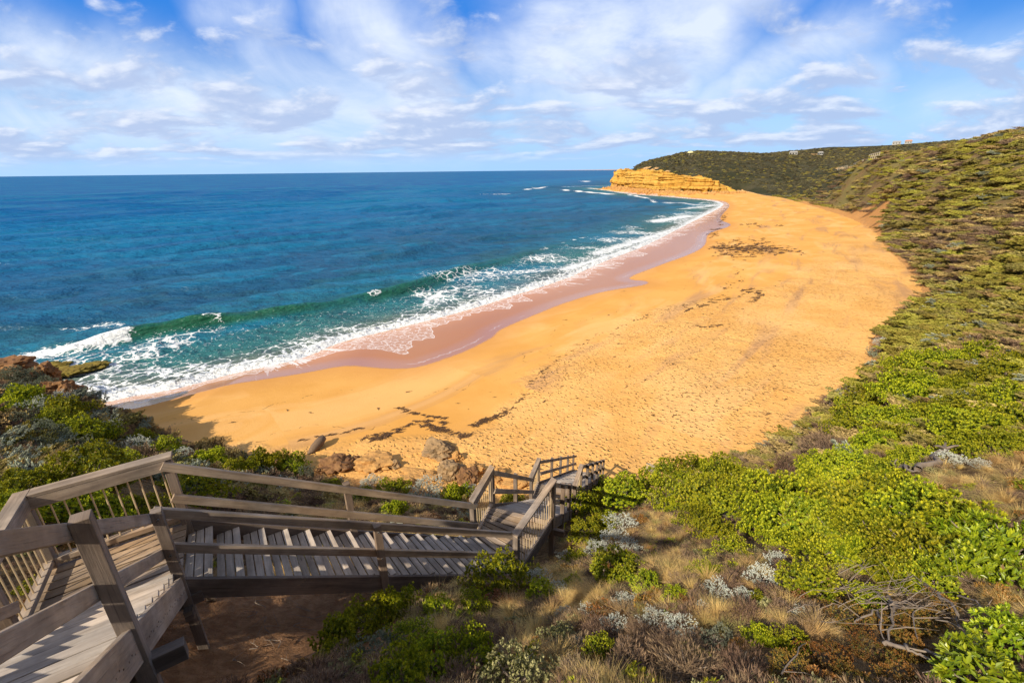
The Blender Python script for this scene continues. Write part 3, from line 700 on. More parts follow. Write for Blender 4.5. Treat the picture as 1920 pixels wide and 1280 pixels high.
def wood(name, a, b, dark, rough=0.8):
    s = NT(name)
    uvn = s.t.nodes.new("ShaderNodeUVMap").outputs[0]
    g = s.noise(s.scl(uvn, (2.2, 60, 1)), 1.0, 5, 0.65, 0.4); g2 = s.noise(s.scl(uvn, (0.9, 9, 1)), 1.0, 5, 0.6, 0.6); g3 = s.noise(s.scl(uvn, (1.3, 3, 1)), 1.0, 3, 0.6)
    isl = s.t.nodes.new("ShaderNodeNewGeometry").outputs["Random Per Island"]
    c = s.mix(s.mr(g2, 0.3, 0.7), a, b)
    c = s.mix(s.math('MULTIPLY', s.mr(g, 0.52, 0.74), 0.6), c, dark)
    c = s.mix(s.mr(g3, 0.58, 0.75, 0, 0.4), c, (dark[0] * 1.3, dark[1] * 1.35, dark[2] * 1.5))
    hv = s.t.nodes.new("ShaderNodeHueSaturation"); s.l(c, hv.inputs["Color"]); s.val(hv.inputs["Value"], s.math('MULTIPLY_ADD', isl, 0.38, 0.80)); s.val(hv.inputs["Saturation"], s.math('MULTIPLY_ADD', isl, -0.3, 1.1))
    gp = s.pos(); stn = s.noise(s.scl(gp, (1, 1, 1)), 1.7, 5, 0.65); stn2 = s.noise(gp, 0.6, 3, .6)
    hv2 = s.t.nodes.new("ShaderNodeHueSaturation"); s.l(hv.outputs[0], hv2.inputs["Color"]); s.val(hv2.inputs["Value"], s.math('MULTIPLY', s.mr(stn, 0.3, 0.7, 0.68, 1.18), s.mr(stn2, .35, .65, .85, 1.1))); s.val(hv2.inputs["Saturation"], s.mr(stn2, .35, .65, 0.75, 1.15))
    kn = s.mr(s.vor(s.scl(uvn, (1.2, 6, 1)), 1.0), 0.07, 0.03)
    c = s.mix(s.math('MULTIPLY', kn, 0.6), hv2.outputs[0], dark)
    sn = s.math('MULTIPLY', s.mr(s.noise(gp, 5.5, 5, .7), 0.60, 0.72), 0.35)
    c = s.mix(sn, c, (0.50, 0.37, 0.22))
    return s.end(s.bsdf(c, rough, 0.25, s.bump(s.math('MULTIPLY_ADD', g2, 0.5, g), 0.5, 0.006)))

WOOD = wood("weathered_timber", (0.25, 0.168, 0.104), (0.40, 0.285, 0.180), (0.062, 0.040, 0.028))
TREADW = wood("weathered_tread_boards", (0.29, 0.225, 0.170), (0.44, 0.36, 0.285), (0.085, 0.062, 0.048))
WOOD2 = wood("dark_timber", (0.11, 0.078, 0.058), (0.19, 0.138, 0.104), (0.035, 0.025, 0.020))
POSTW = wood("post_timber", (0.15, 0.102, 0.068), (0.25, 0.175, 0.12), (0.05, 0.036, 0.03))
s = NT("weathered_steel"); MET = s.end(s.bsdf(s.mix(s.noise(s.obj(), 9, 3), (0.62, 0.46, 0.26), (0.78, 0.62, 0.40)), 0.5, 0.5, Metallic=0.25))
s = NT("nail_steel"); NAIL = s.end(s.bsdf((0.55, 0.54, 0.52), 0.4, 0.5, Metallic=0.7))

SO = V3(-3.9, 4.0, 13.5)
stair = link("wooden_staircase", None, None, SO)
stair.empty_display_size = 0.3
tag(stair, "weathered grey timber staircase with landings zigzagging down the dune to the beach", "staircase")
UP = V3(0, 0, 1)
def hn(v):
    v = np.array([v[0], v[1], 0.0]); return v / np.linalg.norm(v)
def put(mb, name, mat=None, parent=None, bevel=0.004):
    return mb.build(name, mat or WOOD, parent or stair, SO if parent is None else SO, bevel)

def post(p, along, w=0.105, top=0.03, ground=True):
    """p: rail-top point on the post's axis"""
    m = MB(); d = hn(along); sd = V3(-d[1], d[0], 0)
    zb = min(hz(p[0], p[1]) - 0.25, p[2] - 1.35) if ground else p[2] - 1.3
    m.box((p[0], p[1], zb), (p[0], p[1], p[2] + top), d, sd, w, w)
    o = put(m, "post", POSTW)
    for hh_ in (-.07, -.57):
        mb = MB(); c = V3(p[0], p[1], p[2] + hh_); fr_ = sd if sd[1] < 0 else -sd
        mb.rod(c + fr_ * (w / 2 - .004), c + fr_ * (w / 2 + .012), .014, 6)
        put(mb, "bolt", NAIL, None, 0).parent = o
    return o

def rail(p, q, inward, z, ht=0.115, th=0.05, off=0.078, name="handrail", ext=0.06):
    d = (q - p) / np.linalg.norm(q - p); sd = hn(inward)
    up = np.cross(sd, d); up = up if up[2] > 0 else -up
    m = MB(); a = p + sd * off + V3(0, 0, z) - d * ext; b = q + sd * off + V3(0, 0, z) + d * ext
    m.box(a - UP * ht / 2, b - UP * ht / 2, sd, up, th, ht)
    return put(m, name)

def flight(L0, R0, L1, R1, postsL, postsR, base=False, nails=False, ends=(True, True)):
    drop = L0[2] - L1[2]; n = max(2, int(round(drop / 0.178)))
    dirL, dirR = L1 - L0, R1 - R0
    inL = hn((R0 - L0)); inR = -inL
    D = V3(0, 0, -RAIL)
    nt = n - 1 if not base else n
    for k in range(1, nt + 1):
        m = MB()
        t0, t1 = (k - 1) / nt, k / nt
        z = L0[2] - RAIL - k * drop / n
        going = np.linalg.norm((dirL + dirR)[:2]) / 2 / nt
        for b in range(3):
            ta = t0 + (t1 - t0) * (b / 3.0 - 0.06); tb = t0 + (t1 - t0) * ((b + 1) / 3.0 - 0.06) - 0.010 / (going * nt) * 1.4
            c = []
            for (t, zz) in ((ta, 0), (tb, 0)):
                pl = L0 + dirL * t + inL * 0.035; pr = R0 + dirR * t + inR * 0.035
                c.append((V3(pl[0], pl[1], z), V3(pr[0], pr[1], z)))
            th = V3(0, 0, -0.04)
            jit = V3(0, 0, random.uniform(-.003, .003))
            l0, r0_ = c[0]; l1, r1_ = c[1]
            wdt = float(np.linalg.norm(l1 - l0))
            m.hexa([l0 + th + jit, l1 + th + jit, l1 + jit, l0 + jit, r0_ + th + jit, r1_ + th + jit, r1_ + jit, r0_ + jit], float(np.linalg.norm(r0_ - l0)), wdt, .04)
        put(m, "tread", TREADW, None, 0.003)
    for P, Q, inw in ((L0, L1, inL), (R0, R1, inR)):
        m = MB(); d = Q - P; L = np.linalg.norm(d); d = d / L
        up = np.cross(inw, d); up = up if up[2] > 0 else -up
        a = P + D + V3(0, 0, -0.105); b = Q + D + V3(0, 0, -0.105) + (d * 0.0)
        m.box(a - d * 0.02, b + d * 0.02, inw, up, 0.05, 0.27)
        if nails:
            for k in range(nt):
                c = P + (Q - P) * ((k + .5) / nt) + D + V3(0, 0, -0.12)
                for e in (-.09, .0, .09):
                    cc = c + d * e - up * abs(e) * .2; m.rod(cc - inw * .022, cc - inw * .029, .0075, 6)
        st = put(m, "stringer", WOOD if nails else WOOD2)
        rail(P, Q, inw, 0.0)
        rail(P, Q, inw, -0.50, name="mid_rail")
    for ts, P, Q in ((postsL, L0, L1), (postsR, R0, R1)):
        for t in ts: post(P + (Q - P) * t, Q - P)

def balustrade(p, q, inward, z0=-RAIL, n=None, trim=(.07, .07)):
    d = hn(q - p); sd = hn(inward); L = np.linalg.norm((q - p)[:2])
    e0, e1 = trim
    m = MB(); m.box(p - d * e0 + UP * .052, q + d * e1 + UP * .052, sd, UP, .15, .045)
    m.box(p + sd * .05 - UP * .045, q + sd * .05 - UP * .045, sd, UP, .045, .145)
    b = put(m, "balustrade", WOOD)
    m = MB(); m.box(p + UP * (z0 + .10), q + UP * (z0 + .10), sd, UP, .09, .07)
    put(m, "bottom_rail", WOOD, None).parent = b
    n = n or int(L / 0.118)
    for k in range(n):
        c = p + (q - p) * ((k + .7) / (n + .4))
        m = MB(); m.rod(c + UP * (z0 + .12), c - UP * .03, .0095, 6)
        put(m, "baluster", MET, None, 0).parent = b
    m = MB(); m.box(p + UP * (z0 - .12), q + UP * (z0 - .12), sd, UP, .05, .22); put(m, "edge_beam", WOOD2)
    return b

def deck(a, b, c, d, n):
    """boards laid side by side from edge a-b to edge d-c"""
    m = MB()
    for k in range(n):
        t0, t1 = k / n, (k + 1) / n - 0.022 / max(np.linalg.norm(d - a), .1)
        l0, l1, r0_, r1_ = a + (d - a) * t0, a + (d - a) * t1, b + (c - b) * t0, b + (c - b) * t1
        th = V3(0, 0, -.04); j = V3(0, 0, -RAIL + random.uniform(-.003, .003))
        m.hexa([q + j + o for q, o in ((l0, th), (l1, th), (l1, 0 * th), (l0, 0 * th), (r0_, th), (r1_, th), (r1_, 0 * th), (r0_, 0 * th))], float(np.linalg.norm(r0_ - l0)), float(np.linalg.norm(l1 - l0)), .04)
    put(m, "landing_deck", WOOD, None, 0.003)
    mj = MB()
    for t in (.12, .5, .88):
        p, q = a + (b - a) * t, d + (c - d) * t
        e = V3(0, 0, -RAIL - .12); sd = hn(b - a)
        mj.box(p + e, q + e, sd, UP, .05, .15)
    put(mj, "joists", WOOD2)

def bearer(p, q, z, ext=0.28):
    d = hn(q - p); m = MB(); sd = V3(-d[1], d[0], 0)
    m.box(p + UP * z - d * ext, q + UP * z + d * ext, sd, UP, .09, .15)
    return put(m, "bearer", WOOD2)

# first flight, coming down past the camera's left
flight(S_t1l, S_t1r, S_nl, S_B, (0.0, 0.449), (0.0, 0.449), nails=True)
bearer(S_A - (S_B - S_nl) + V3(0.06, 0.085, 0), S_A + V3(0.06, 0.085, 0), -RAIL - 0.36, 0.15)
# upper landing behind the camera
g0 = S_t1r - f1 * V3(1, 1, 0) * 1.6; g0l = S_t1l - f1 * V3(1, 1, 0) * 1.6
deck(g0l, g0, S_t1r, S_t1l, 11)
# first landing
deck(S_nl, S_B, S_fr, S_fl, 8)
balustrade(S_nl, S_fl, S_B - S_nl, trim=(.07, .075)); balustrade(S_fl, S_fr, S_B - S_fr, trim=(-.078, .07))
for q in (S_nl, S_fl, S_fr, S_B): post(q, S_fr - S_fl)
bearer(S_nl, S_B, -RAIL - 0.30, 0.16); bearer(S_fl, S_fr, -RAIL - 0.30, 0.1)
bearer(S_fr, S_B + (S_B - S_fr) * 0.02, -RAIL - 0.42, 0.12)
# second flight
flight(S_fr, S_B, S_a, S_c, (0.475,), (0.484,))
# second landing
deck(S_a, S_c, S_d, S_b, 9)
balustrade(S_a, S_b, S_c - S_a); balustrade(S_c, S_d, S_a - S_c)
for q in (S_a, S_b, S_c, S_d): post(q, S_d - S_c)
bearer(S_b, S_d, -RAIL - 0.30)
# third flight
flight(S_b, S_d, S_e, S_g, (0.5,), (0.36, 0.68))
# third landing
deck(S_e, S_g, S_h, S_f, 7)
balustrade(S_e, S_f, S_g - S_e); balustrade(S_g, S_h, S_e - S_g)
for q in (S_e, S_f, S_g, S_h): post(q, S_f - S_e)
# last flight onto the sand
flight(S_f, S_h, S_i, S_j, (0.27, 0.5, 0.73, 0.94), (0.2, 0.4, 0.6, 0.8, 0.98), base=True)
# ------------------------------------------------------------------ plants
def leaf_mat(name, a, b, tip=None, trans=0.22, rough=0.5, spec=0.25, var=0.5):
    s = NT(name)
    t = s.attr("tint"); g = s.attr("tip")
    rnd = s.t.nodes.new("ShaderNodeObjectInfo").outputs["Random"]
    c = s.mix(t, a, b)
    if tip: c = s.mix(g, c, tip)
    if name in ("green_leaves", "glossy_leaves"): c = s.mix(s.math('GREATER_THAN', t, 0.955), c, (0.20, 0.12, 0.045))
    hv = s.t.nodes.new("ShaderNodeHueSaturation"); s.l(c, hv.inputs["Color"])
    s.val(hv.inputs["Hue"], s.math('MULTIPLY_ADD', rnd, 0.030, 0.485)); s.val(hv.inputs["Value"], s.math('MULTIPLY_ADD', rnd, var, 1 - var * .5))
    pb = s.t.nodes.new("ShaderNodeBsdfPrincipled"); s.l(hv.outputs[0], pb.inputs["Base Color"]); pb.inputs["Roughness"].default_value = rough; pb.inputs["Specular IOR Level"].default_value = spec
    tr = s.t.nodes.new("ShaderNodeBsdfTranslucent"); s.l(hv.outputs[0], tr.inputs["Color"])
    mx = s.t.nodes.new("ShaderNodeMixShader"); mx.inputs[0].default_value = trans
    s.l(pb.outputs[0], mx.inputs[1]); s.l(tr.outputs[0], mx.inputs[2])
    return s.end(mx.outputs[0])

M_GREEN = leaf_mat("green_leaves", (0.095, 0.150, 0.008), (0.22, 0.255, 0.012), (0.60, 0.55, 0.022))
M_BIG = leaf_mat("glossy_leaves", (0.11, 0.17, 0.008), (0.22, 0.28, 0.010), (0.46, 0.47, 0.022), rough=0.35, spec=0.5)
M_SILV = leaf_mat("silver_leaves", (0.46, 0.49, 0.40), (0.62, 0.64, 0.56), (0.78, 0.78, 0.70), 0.12, 0.8, 0.1, 0.2)
M_TWIG = leaf_mat("brown_twigs", (0.085, 0.055, 0.040), (0.21, 0.14, 0.095), (0.33, 0.22, 0.13), 0.05, 0.9, 0.05)
M_OLIVE = leaf_mat("olive_leaves", (0.15, 0.15, 0.06), (0.27, 0.25, 0.10), (0.45, 0.41, 0.20), 0.15, 0.7, 0.15)
M_GREY = leaf_mat("grey_green_leaves", (0.11, 0.13, 0.085), (0.22, 0.24, 0.16), (0.36, 0.37, 0.27), 0.1, 0.8, 0.1)
M_RED = leaf_mat("succulent_leaves", (0.09, 0.13, 0.025), (0.24, 0.085, 0.025), (0.40, 0.17, 0.04), 0.15, 0.45, 0.4)
M_GRASS = leaf_mat("dry_grass_blades", (0.36, 0.21, 0.070), (0.60, 0.39, 0.135), (0.76, 0.54, 0.22), 0.25, 0.7, 0.15)
M_GRASSG = leaf_mat("green_grass_blades", (0.14, 0.15, 0.04), (0.26, 0.24, 0.07), (0.46, 0.37, 0.15), 0.25, 0.7, 0.15)
M_SCR_G = leaf_mat("scrub_green", (0.19, 0.185, 0.028), (0.31, 0.275, 0.046), (0.45, 0.365, 0.08), 0.15, 0.7, 0.1, 0.5)
M_SCR_D = leaf_mat("scrub_dark", (0.145, 0.135, 0.034), (0.25, 0.215, 0.058), (0.38, 0.305, 0.095), 0.1, 0.7, 0.1, 0.5)
M_SCR_B = leaf_mat("scrub_brown", (0.20, 0.15, 0.055), (0.34, 0.245, 0.095), (0.48, 0.345, 0.14), 0.1, 0.8, 0.05, 0.5)
M_HEAD = leaf_mat("headland_bush", (0.062, 0.062, 0.034), (0.125, 0.112, 0.064), (0.21, 0.18, 0.11), 0.05, 0.8, 0.05, 0.6)
s = NT("grey_bark"); p = s.obj(); n_ = s.noise(s.scl(p, (6, 6, 30)), 1.0, 4, .6)
M_BARK = s.end(s.bsdf(s.mix(n_, (0.12, 0.09, 0.07), (0.33, 0.27, 0.215)), 0.9, 0.1, s.bump(n_, .5, .01)))

def _unit(v): return v / (np.linalg.norm(v, axis=-1, keepdims=True) + 1e-9)

def foliage(seed, ntips, per, L, W, flat=0.7, lumps=14, cone=(0.35, 1.25), depth=0.35, up=0.35, low=-0.12, fold=0.18, curl=0.0, skirt=1.0):
    g = np.random.default_rng(seed)
    k = np.arange(ntips) + 0.5
    z = 1 - (1 - low) * k / ntips; th = k * 2.399963 + g.normal(0, .25, ntips)
    z = np.clip(z + g.normal(0, .04, ntips), low, 1)
    rr_ = np.sqrt(1 - z * z); d = np.stack([rr_ * np.cos(th), rr_ * np.sin(th), z], 1)
    bz = g.uniform(low, 1, lumps); bt = g.uniform(0, 6.283, lumps); br = np.sqrt(1 - bz ** 2)
    bd = np.stack([br * np.cos(bt), br * np.sin(bt), bz], 1); bs = g.uniform(.75, 1.08, lumps); bw = g.uniform(9, 22, lumps)
    fall = (np.exp((d @ bd.T - 1) * bw[None]) * bs[None])
    rad = 0.45 + 0.55 * fall.max(1); who = fall.argmax(1)
    inner = g.random(ntips) ** 2.2 * depth
    rad = rad * (1 - inner)
    P = d * rad[:, None]; P[:, :2] *= (1 + 0.12 * np.sin(2 * th + seed))[:, None]; P[:, 2] *= flat
    P[:, 2] += 0.05
    ax_ = _unit(d * (1, 1, .8) + np.array([0, 0, up]) + g.normal(0, .22, (ntips, 3)))
    clump_t = g.random(lumps)[who]
    ref = np.where(np.abs(ax_[:, 2:3]) < .9, np.array([[0, 0, 1.]]), np.array([[1., 0, 0]]))
    e1 = _unit(np.cross(ax_, ref)); e2 = np.cross(ax_, e1)
    V = []; T = []; TP = []
    for j in range(per):
        f = (j + .5) / per
        ca = cone[0] + (cone[1] - cone[0]) * f + g.normal(0, .12, ntips); az = j * 2.399 + g.uniform(0, 6.28) + g.normal(0, .3, ntips)
        ld = ax_ * np.cos(ca)[:, None] + (e1 * np.cos(az)[:, None] + e2 * np.sin(az)[:, None]) * np.sin(ca)[:, None]
        sd = _unit(np.cross(ld, ax_) + 1e-5); nn = _unit(np.cross(sd, ld))
        ll = L * g.uniform(.7, 1.25, ntips)[:, None] * (0.65 + .5 * f); ww = W * g.uniform(.8, 1.2, ntips)[:, None] * .5
        b = P - ax_ * L * .25 * f
        m = b + ld * ll * .52 + nn * ll * fold * .4
        V.append(np.stack([b, m + sd * ww, b + ld * ll - nn * ll * curl, m - sd * ww], 1))
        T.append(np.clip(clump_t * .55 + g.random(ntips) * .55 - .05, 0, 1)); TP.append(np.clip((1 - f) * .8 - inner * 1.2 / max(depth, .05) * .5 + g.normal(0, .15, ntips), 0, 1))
    V = np.concatenate(V).reshape(-1, 3); n = len(V) // 4
    T = np.repeat(np.concatenate(T), 4); TP = np.repeat(np.concatenate(TP), 4)
    return V, np.arange(n * 4).reshape(n, 4), T, TP

def fol_mesh(name, mat, *a, **k):
    V, F_, T, TP = foliage(*a, **k)
    return np_mesh(name, V, F_, mat, dict(tint=T, tip=TP))

def tube(path, radii, n=5):
    V = []; F_ = []
    path = [np.array(q, float) for q in path]
    for i, c in enumerate(path):
        d = path[min(i + 1, len(path) - 1)] - path[max(i - 1, 0)]; d /= np.linalg.norm(d) + 1e-9
        a = np.cross(d, (0.3, .2, 1)); a /= np.linalg.norm(a) + 1e-9; b = np.cross(d, a)
        for k in range(n):
            t = 6.2832 * k / n; V.append(c + radii[i] * (a * math.cos(t) + b * math.sin(t)))
    for i in range(len(path) - 1):
        for k in range(n):
            k2 = (k + 1) % n; F_.append((i * n + k, i * n + k2, i * n + n + k2, i * n + n + k))
    return V, F_

def merge(parts):
    V = []; F_ = []; o = 0
    for v, f in parts:
        V += list(v); F_ += [tuple(i + o for i in q) for q in f]; o += len(v)
    return np.array(V), np.array(F_)

def stems_mesh(name, seed, n=9, flat=.6):
    g = random.Random(seed); parts = []
    for i in range(n):
        a = 6.283 * i / n + g.uniform(-.3, .3); r = g.uniform(.3, .58); h = g.uniform(.2, .55) * flat
        pts = [(0, 0, -.08), (.25 * r * math.cos(a), .25 * r * math.sin(a), h * .45 + g.uniform(-.03, .03)), (.6 * r * math.cos(a + .2), .6 * r * math.sin(a + .2), h * .75), (r * math.cos(a + .1), r * math.sin(a + .1), h)]
        parts.append(tube(pts, [.035, .026, .018, .008]))
    v, f = merge(parts)
    return np_mesh(name, v, f, M_BARK, smooth=True)

def tussock(name, mat, seed, nb=150, h=1.0, lean=0.55, wd=0.012, wind=(0.25, 0.1)):
    g = np.random.default_rng(seed)
    az = g.uniform(0, 6.283, nb); r0_ = np.sqrt(g.random(nb)) * .16; ln = h * g.uniform(.5, 1.1, nb); le = np.abs(g.normal(0, lean, nb)) + .12
    base = np.stack([r0_ * np.cos(az), r0_ * np.sin(az), np.full(nb, -.03)], 1)
    d = np.stack([np.cos(az) * le + wind[0], np.sin(az) * le + wind[1], np.ones(nb)], 1); d = _unit(d)
    hd = np.stack([np.cos(az), np.sin(az), 0 * az], 1); sd = np.stack([-np.sin(az), np.cos(az), 0 * az], 1)
    V = []; 
    segs = [0, .4, .75, 1.0]; wds = [1, .85, .5, .08]
    for t, q in zip(segs, wds):
        c = base + d * (ln * t)[:, None] + hd * (ln * le * .55 * t * t)[:, None] - np.array([0, 0, 1.]) * (ln * le * .45 * t * t)[:, None]
        V.append(c - sd * wd * q / 2); V.append(c + sd * wd * q / 2)
    V = np.stack(V, 1)   # nb, 8, 3
    idx = np.arange(nb)[:, None] * 8
    F_ = np.concatenate([idx + np.array([[2 * k, 2 * k + 1, 2 * k + 3, 2 * k + 2]]) for k in range(3)])
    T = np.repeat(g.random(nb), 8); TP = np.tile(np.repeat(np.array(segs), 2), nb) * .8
    return np_mesh(name, V.reshape(-1, 3), F_, mat, dict(tint=T, tip=TP))

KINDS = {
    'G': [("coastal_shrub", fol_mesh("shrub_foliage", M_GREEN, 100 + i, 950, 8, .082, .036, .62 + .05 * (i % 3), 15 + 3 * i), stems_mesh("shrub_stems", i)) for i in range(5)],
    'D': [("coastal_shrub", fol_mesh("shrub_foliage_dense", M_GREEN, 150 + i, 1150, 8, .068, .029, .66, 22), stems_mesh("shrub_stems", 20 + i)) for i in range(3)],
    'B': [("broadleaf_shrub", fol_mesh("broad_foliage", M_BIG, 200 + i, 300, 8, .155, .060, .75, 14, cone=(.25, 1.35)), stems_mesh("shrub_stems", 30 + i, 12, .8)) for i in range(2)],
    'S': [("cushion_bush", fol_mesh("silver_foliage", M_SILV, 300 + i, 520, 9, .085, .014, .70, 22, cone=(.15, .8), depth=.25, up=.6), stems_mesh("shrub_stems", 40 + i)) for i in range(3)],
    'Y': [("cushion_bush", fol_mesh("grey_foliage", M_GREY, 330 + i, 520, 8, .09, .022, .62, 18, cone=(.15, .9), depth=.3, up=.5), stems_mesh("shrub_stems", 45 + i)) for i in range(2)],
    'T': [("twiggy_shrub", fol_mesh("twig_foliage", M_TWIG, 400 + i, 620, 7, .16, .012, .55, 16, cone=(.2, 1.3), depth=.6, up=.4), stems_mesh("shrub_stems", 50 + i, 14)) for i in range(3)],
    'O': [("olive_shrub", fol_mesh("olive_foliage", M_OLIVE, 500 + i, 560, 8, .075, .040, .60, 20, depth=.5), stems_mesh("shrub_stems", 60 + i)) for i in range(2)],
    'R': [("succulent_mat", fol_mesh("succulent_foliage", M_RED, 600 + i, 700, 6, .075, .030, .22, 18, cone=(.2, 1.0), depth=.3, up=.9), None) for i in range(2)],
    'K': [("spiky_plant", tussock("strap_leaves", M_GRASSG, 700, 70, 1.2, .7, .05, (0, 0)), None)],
}
_cnt = {}
n_shrubs = 0
SPOTS = []
def plant(kind, px, py, w, label, group=None, hgt=None):
    if hgt is None and kind in "GD" and py > 1095 and px < 900: hgt = 1.5; py += 20
    """a plant standing where the view's ray meets the ground, w = half width in picture pixels there"""
    global n_shrubs
    q = hit(px, py + w * 0.35)
    dep = q[1] * CP + (CH - q[2]) * SP
    r = w * dep / FPX
    return plant_at(kind, q[0], q[1], r * (1.6 if kind in 'GD' else 1.42 if kind in 'SBY' else 1.25), label, group, hgt)

def plant_at(kind, x, y, r, label, group=None, hgt=None):
    global n_shrubs
    i = _cnt.get(kind, 0); _cnt[kind] = i + 1
    nm, fol, st = KINDS[kind][i % len(KINDS[kind])]
    cats = {'K': 'plant', 'R': 'ground cover'}
    root = link(nm, None, None, (x, y, hz(x, y) - 0.03 * r)); root.empty_display_size = 0.1
    root.rotation_euler = (random.uniform(-.08, .08), random.uniform(-.08, .08), random.uniform(0, 6.28))
    k = random.uniform(.9, 1.12)
    root.scale = (r, r * random.uniform(.88, 1.12), r * k * (hgt or (1.3 if kind in 'GD' else 1.15)))
    link("foliage" if kind != 'K' else "leaves", fol, root)
    if st: link("stems", st, root)
    tag(root, label, cats.get(kind, 'shrub'), group)
    n_shrubs += 1
    SPOTS.append((x, y, r))
    return root

P_ = plant
# --- right of the stairs
P_('D', 935, 1082, 46, "rounded bright green shrub crowding the bottom right railing of the long stair flight")
P_('D', 892, 1115, 26, "bright green shrub just in front of the rounded one by the long flight")
P_('G', 745, 1118, 38, "yellow-green shrub touching the foot of the long flight's middle post")
P_('D', 690, 1145, 46, "green shrub left of the middle post's foot below the long stair flight")
P_('G', 640, 1185, 46, "dark green shrub at the edge of the bare shaded soil under the stairs")
P_('D', 822, 1125, 26, "small green shrub between the middle post's foot and the rounded stair-side shrub")
P_('Y', 785, 1085, 26, "grey-green cushion bush tucked against the long flight's lower stringer")
P_('D', 805, 1222, 48, "bright green low shrub at the picture's bottom, left of the pale olive bush")
P_('D', 885, 1210, 44, "yellow-green low shrub directly above the pale olive bush")
P_('D', 750, 1265, 52, "dark green shrub cut by the picture's bottom edge below the low bright ones")
P_('O', 965, 1262, 78, "pale olive small-leaved bush at the bottom centre of the picture")
P_('D', 765, 1178, 34, "yellow-green shrub in the middle of the bushes below the long flight")
P_('Y', 715, 1212, 40, "dull grey-green bush in shade between the soil patch and the low bright shrubs")
P_('B', 1862, 1262, 88, "large-leaved glossy green shrub filling the bottom right corner")
P_('B', 1900, 1190, 52, "glossy large-leaved shrub at the right edge, behind the corner one")
P_('S', 1118, 1028, 24, "leftmost silver cushion bush in the arc below the stairs' second landing")
P_('S', 1150, 1015, 28, "middle silver cushion bush in the arc below the stairs' second landing")
P_('S', 1182, 1030, 24, "rightmost silver cushion bush in the arc below the stairs' second landing")
P_('S', 1165, 982, 28, "silver cushion bush standing above the arc of three, beside dry grass")
P_('S', 1010, 1082, 22, "silver cushion bush right of the rounded stair-side shrub")
P_('S', 1460, 1050, 20, "silver cushion bush at the thicket's edge, farthest right of the silver ones")
P_('S', 1315, 1140, 16, "small silver bush in straw grass below the left thicket bushes")
P_('S', 1060, 1042, 15, "tiny silver cushion bush near the dark support post of the second landing")
P_('G', 1152, 1068, 44, "loose bright green shrub below the arc of silver cushion bushes")
P_('G', 1080, 1050, 22, "small green tuft of shrub near the second landing's support post")
P_('D', 1110, 1000, 34, "bright green shrub hugging the stairs right beside the second landing")
P_('D', 1095, 955, 36, "dark green shrub half shaded by the third flight's railing")
P_('D', 1140, 985, 26, "small bright shrub between the stairs and the upper silver bush")
P_('D', 1175, 930, 42, "dense green shrub right of the lowest railings, in front of the sand")
P_('D', 1120, 925, 30, "green shrub touching the last landing's right railing")
P_('S', 1222, 880, 12, "small silver bush on the rim above the stairs' shadow on the sand")
grp = "shrubs of the big green thicket"
for x, y, w_ in [(1250, 905, 40), (1300, 888, 42), (1350, 893, 40), (1275, 935, 42), (1330, 935, 46), (1395, 905, 46), (1385, 950, 50), (1450, 925, 52), (1440, 975, 52), (1510, 930, 56), (1505, 985, 56), (1580, 945, 60), (1575, 1000, 56), (1645, 950, 62),
                 (1650, 1010, 60), (1720, 965, 66), (1725, 1030, 60), (1790, 985, 66), (1670, 1075, 44), (1600, 1050, 44), (1740, 1085, 42), (1540, 1040, 40), (1345, 995, 30), (1375, 1030, 28), (1310, 975, 30), (1545, 900, 40), (1620, 905, 40), (1690, 920, 44), (1465, 1020, 34)]:
    P_('G' if random.random() < .6 else 'D', x, y, w_, "yellow-green shrub merged into the big thicket right of the lower stairs", grp)
for x, y, w_ in [(1830, 1010, 60), (1850, 1060, 52), (1895, 1020, 56), (1800, 1060, 46)]:
    P_('B', x, y, w_, "broad-leaved darker green shrub at the thicket's right end", "broad-leaved shrubs of the thicket's right end")
P_('T', 1390, 985, 30, "brown bare twiggy shrub filling the gap in the thicket's left arm")
P_('T', 1480, 880, 40, "brown twiggy shrub on the slope crest left of the thicket's top")
P_('T', 1560, 838, 54, "broad brown twiggy shrub above the thicket, below the mid-slope green clumps")
P_('S', 1345, 1108, 26, "silver cushion bush left of the two in dry grass under the thicket")
P_('S', 1425, 1080, 26, "silver cushion bush just under the thicket's lower edge")
P_('S', 1400, 1115, 17, "small silver cushion bush between the two larger ones under the thicket")
P_('G', 1520, 1092, 44, "low yellow-green shrub sprawling below the thicket beside silver bushes")
P_('G', 1330, 1072, 24, "small yellow-green shrub in dry grass above a silver bush")
P_('G', 1630, 1122, 26, "small yellow-green shrub hanging over the tangle of dead branches")
P_('G', 1425, 1125, 18, "tiny yellow-green sprig below the small silver bush")
for x, y, w_, l in [(1060, 1155, 20, "pale silver bush in straw grass above the pale olive bush"), (1105, 1148, 18, "pale silver bush right of its twin in straw grass, lower centre"), (1175, 1128, 22, "grey silver bush on the shadow line in the lower centre"),
                    (1230, 1160, 26, "grey silver bush in the shade, left of the last one along the shadow line"), (1275, 1172, 24, "grey silver bush in the shade at the right end of the shadow line"), (1085, 1205, 14, "tiny silver bush right above the brown heath at bottom centre")]:
    P_('S', x, y, w_, l)
for x, y, w_, l in [(1190, 1222, 60, "brown heath clump at bottom centre, right of the olive bush"), (1290, 1240, 70, "large brown heath clump cut by the bottom edge"), (1130, 1185, 40, "purplish brown twiggy clump above the brown heath"), (1395, 1250, 55, "dark brown twiggy clump in the shade near the bottom edge"), (1215, 1185, 34, "small purplish twiggy clump on the shadow line above the heath")]:
    P_('T', x, y, w_, l)
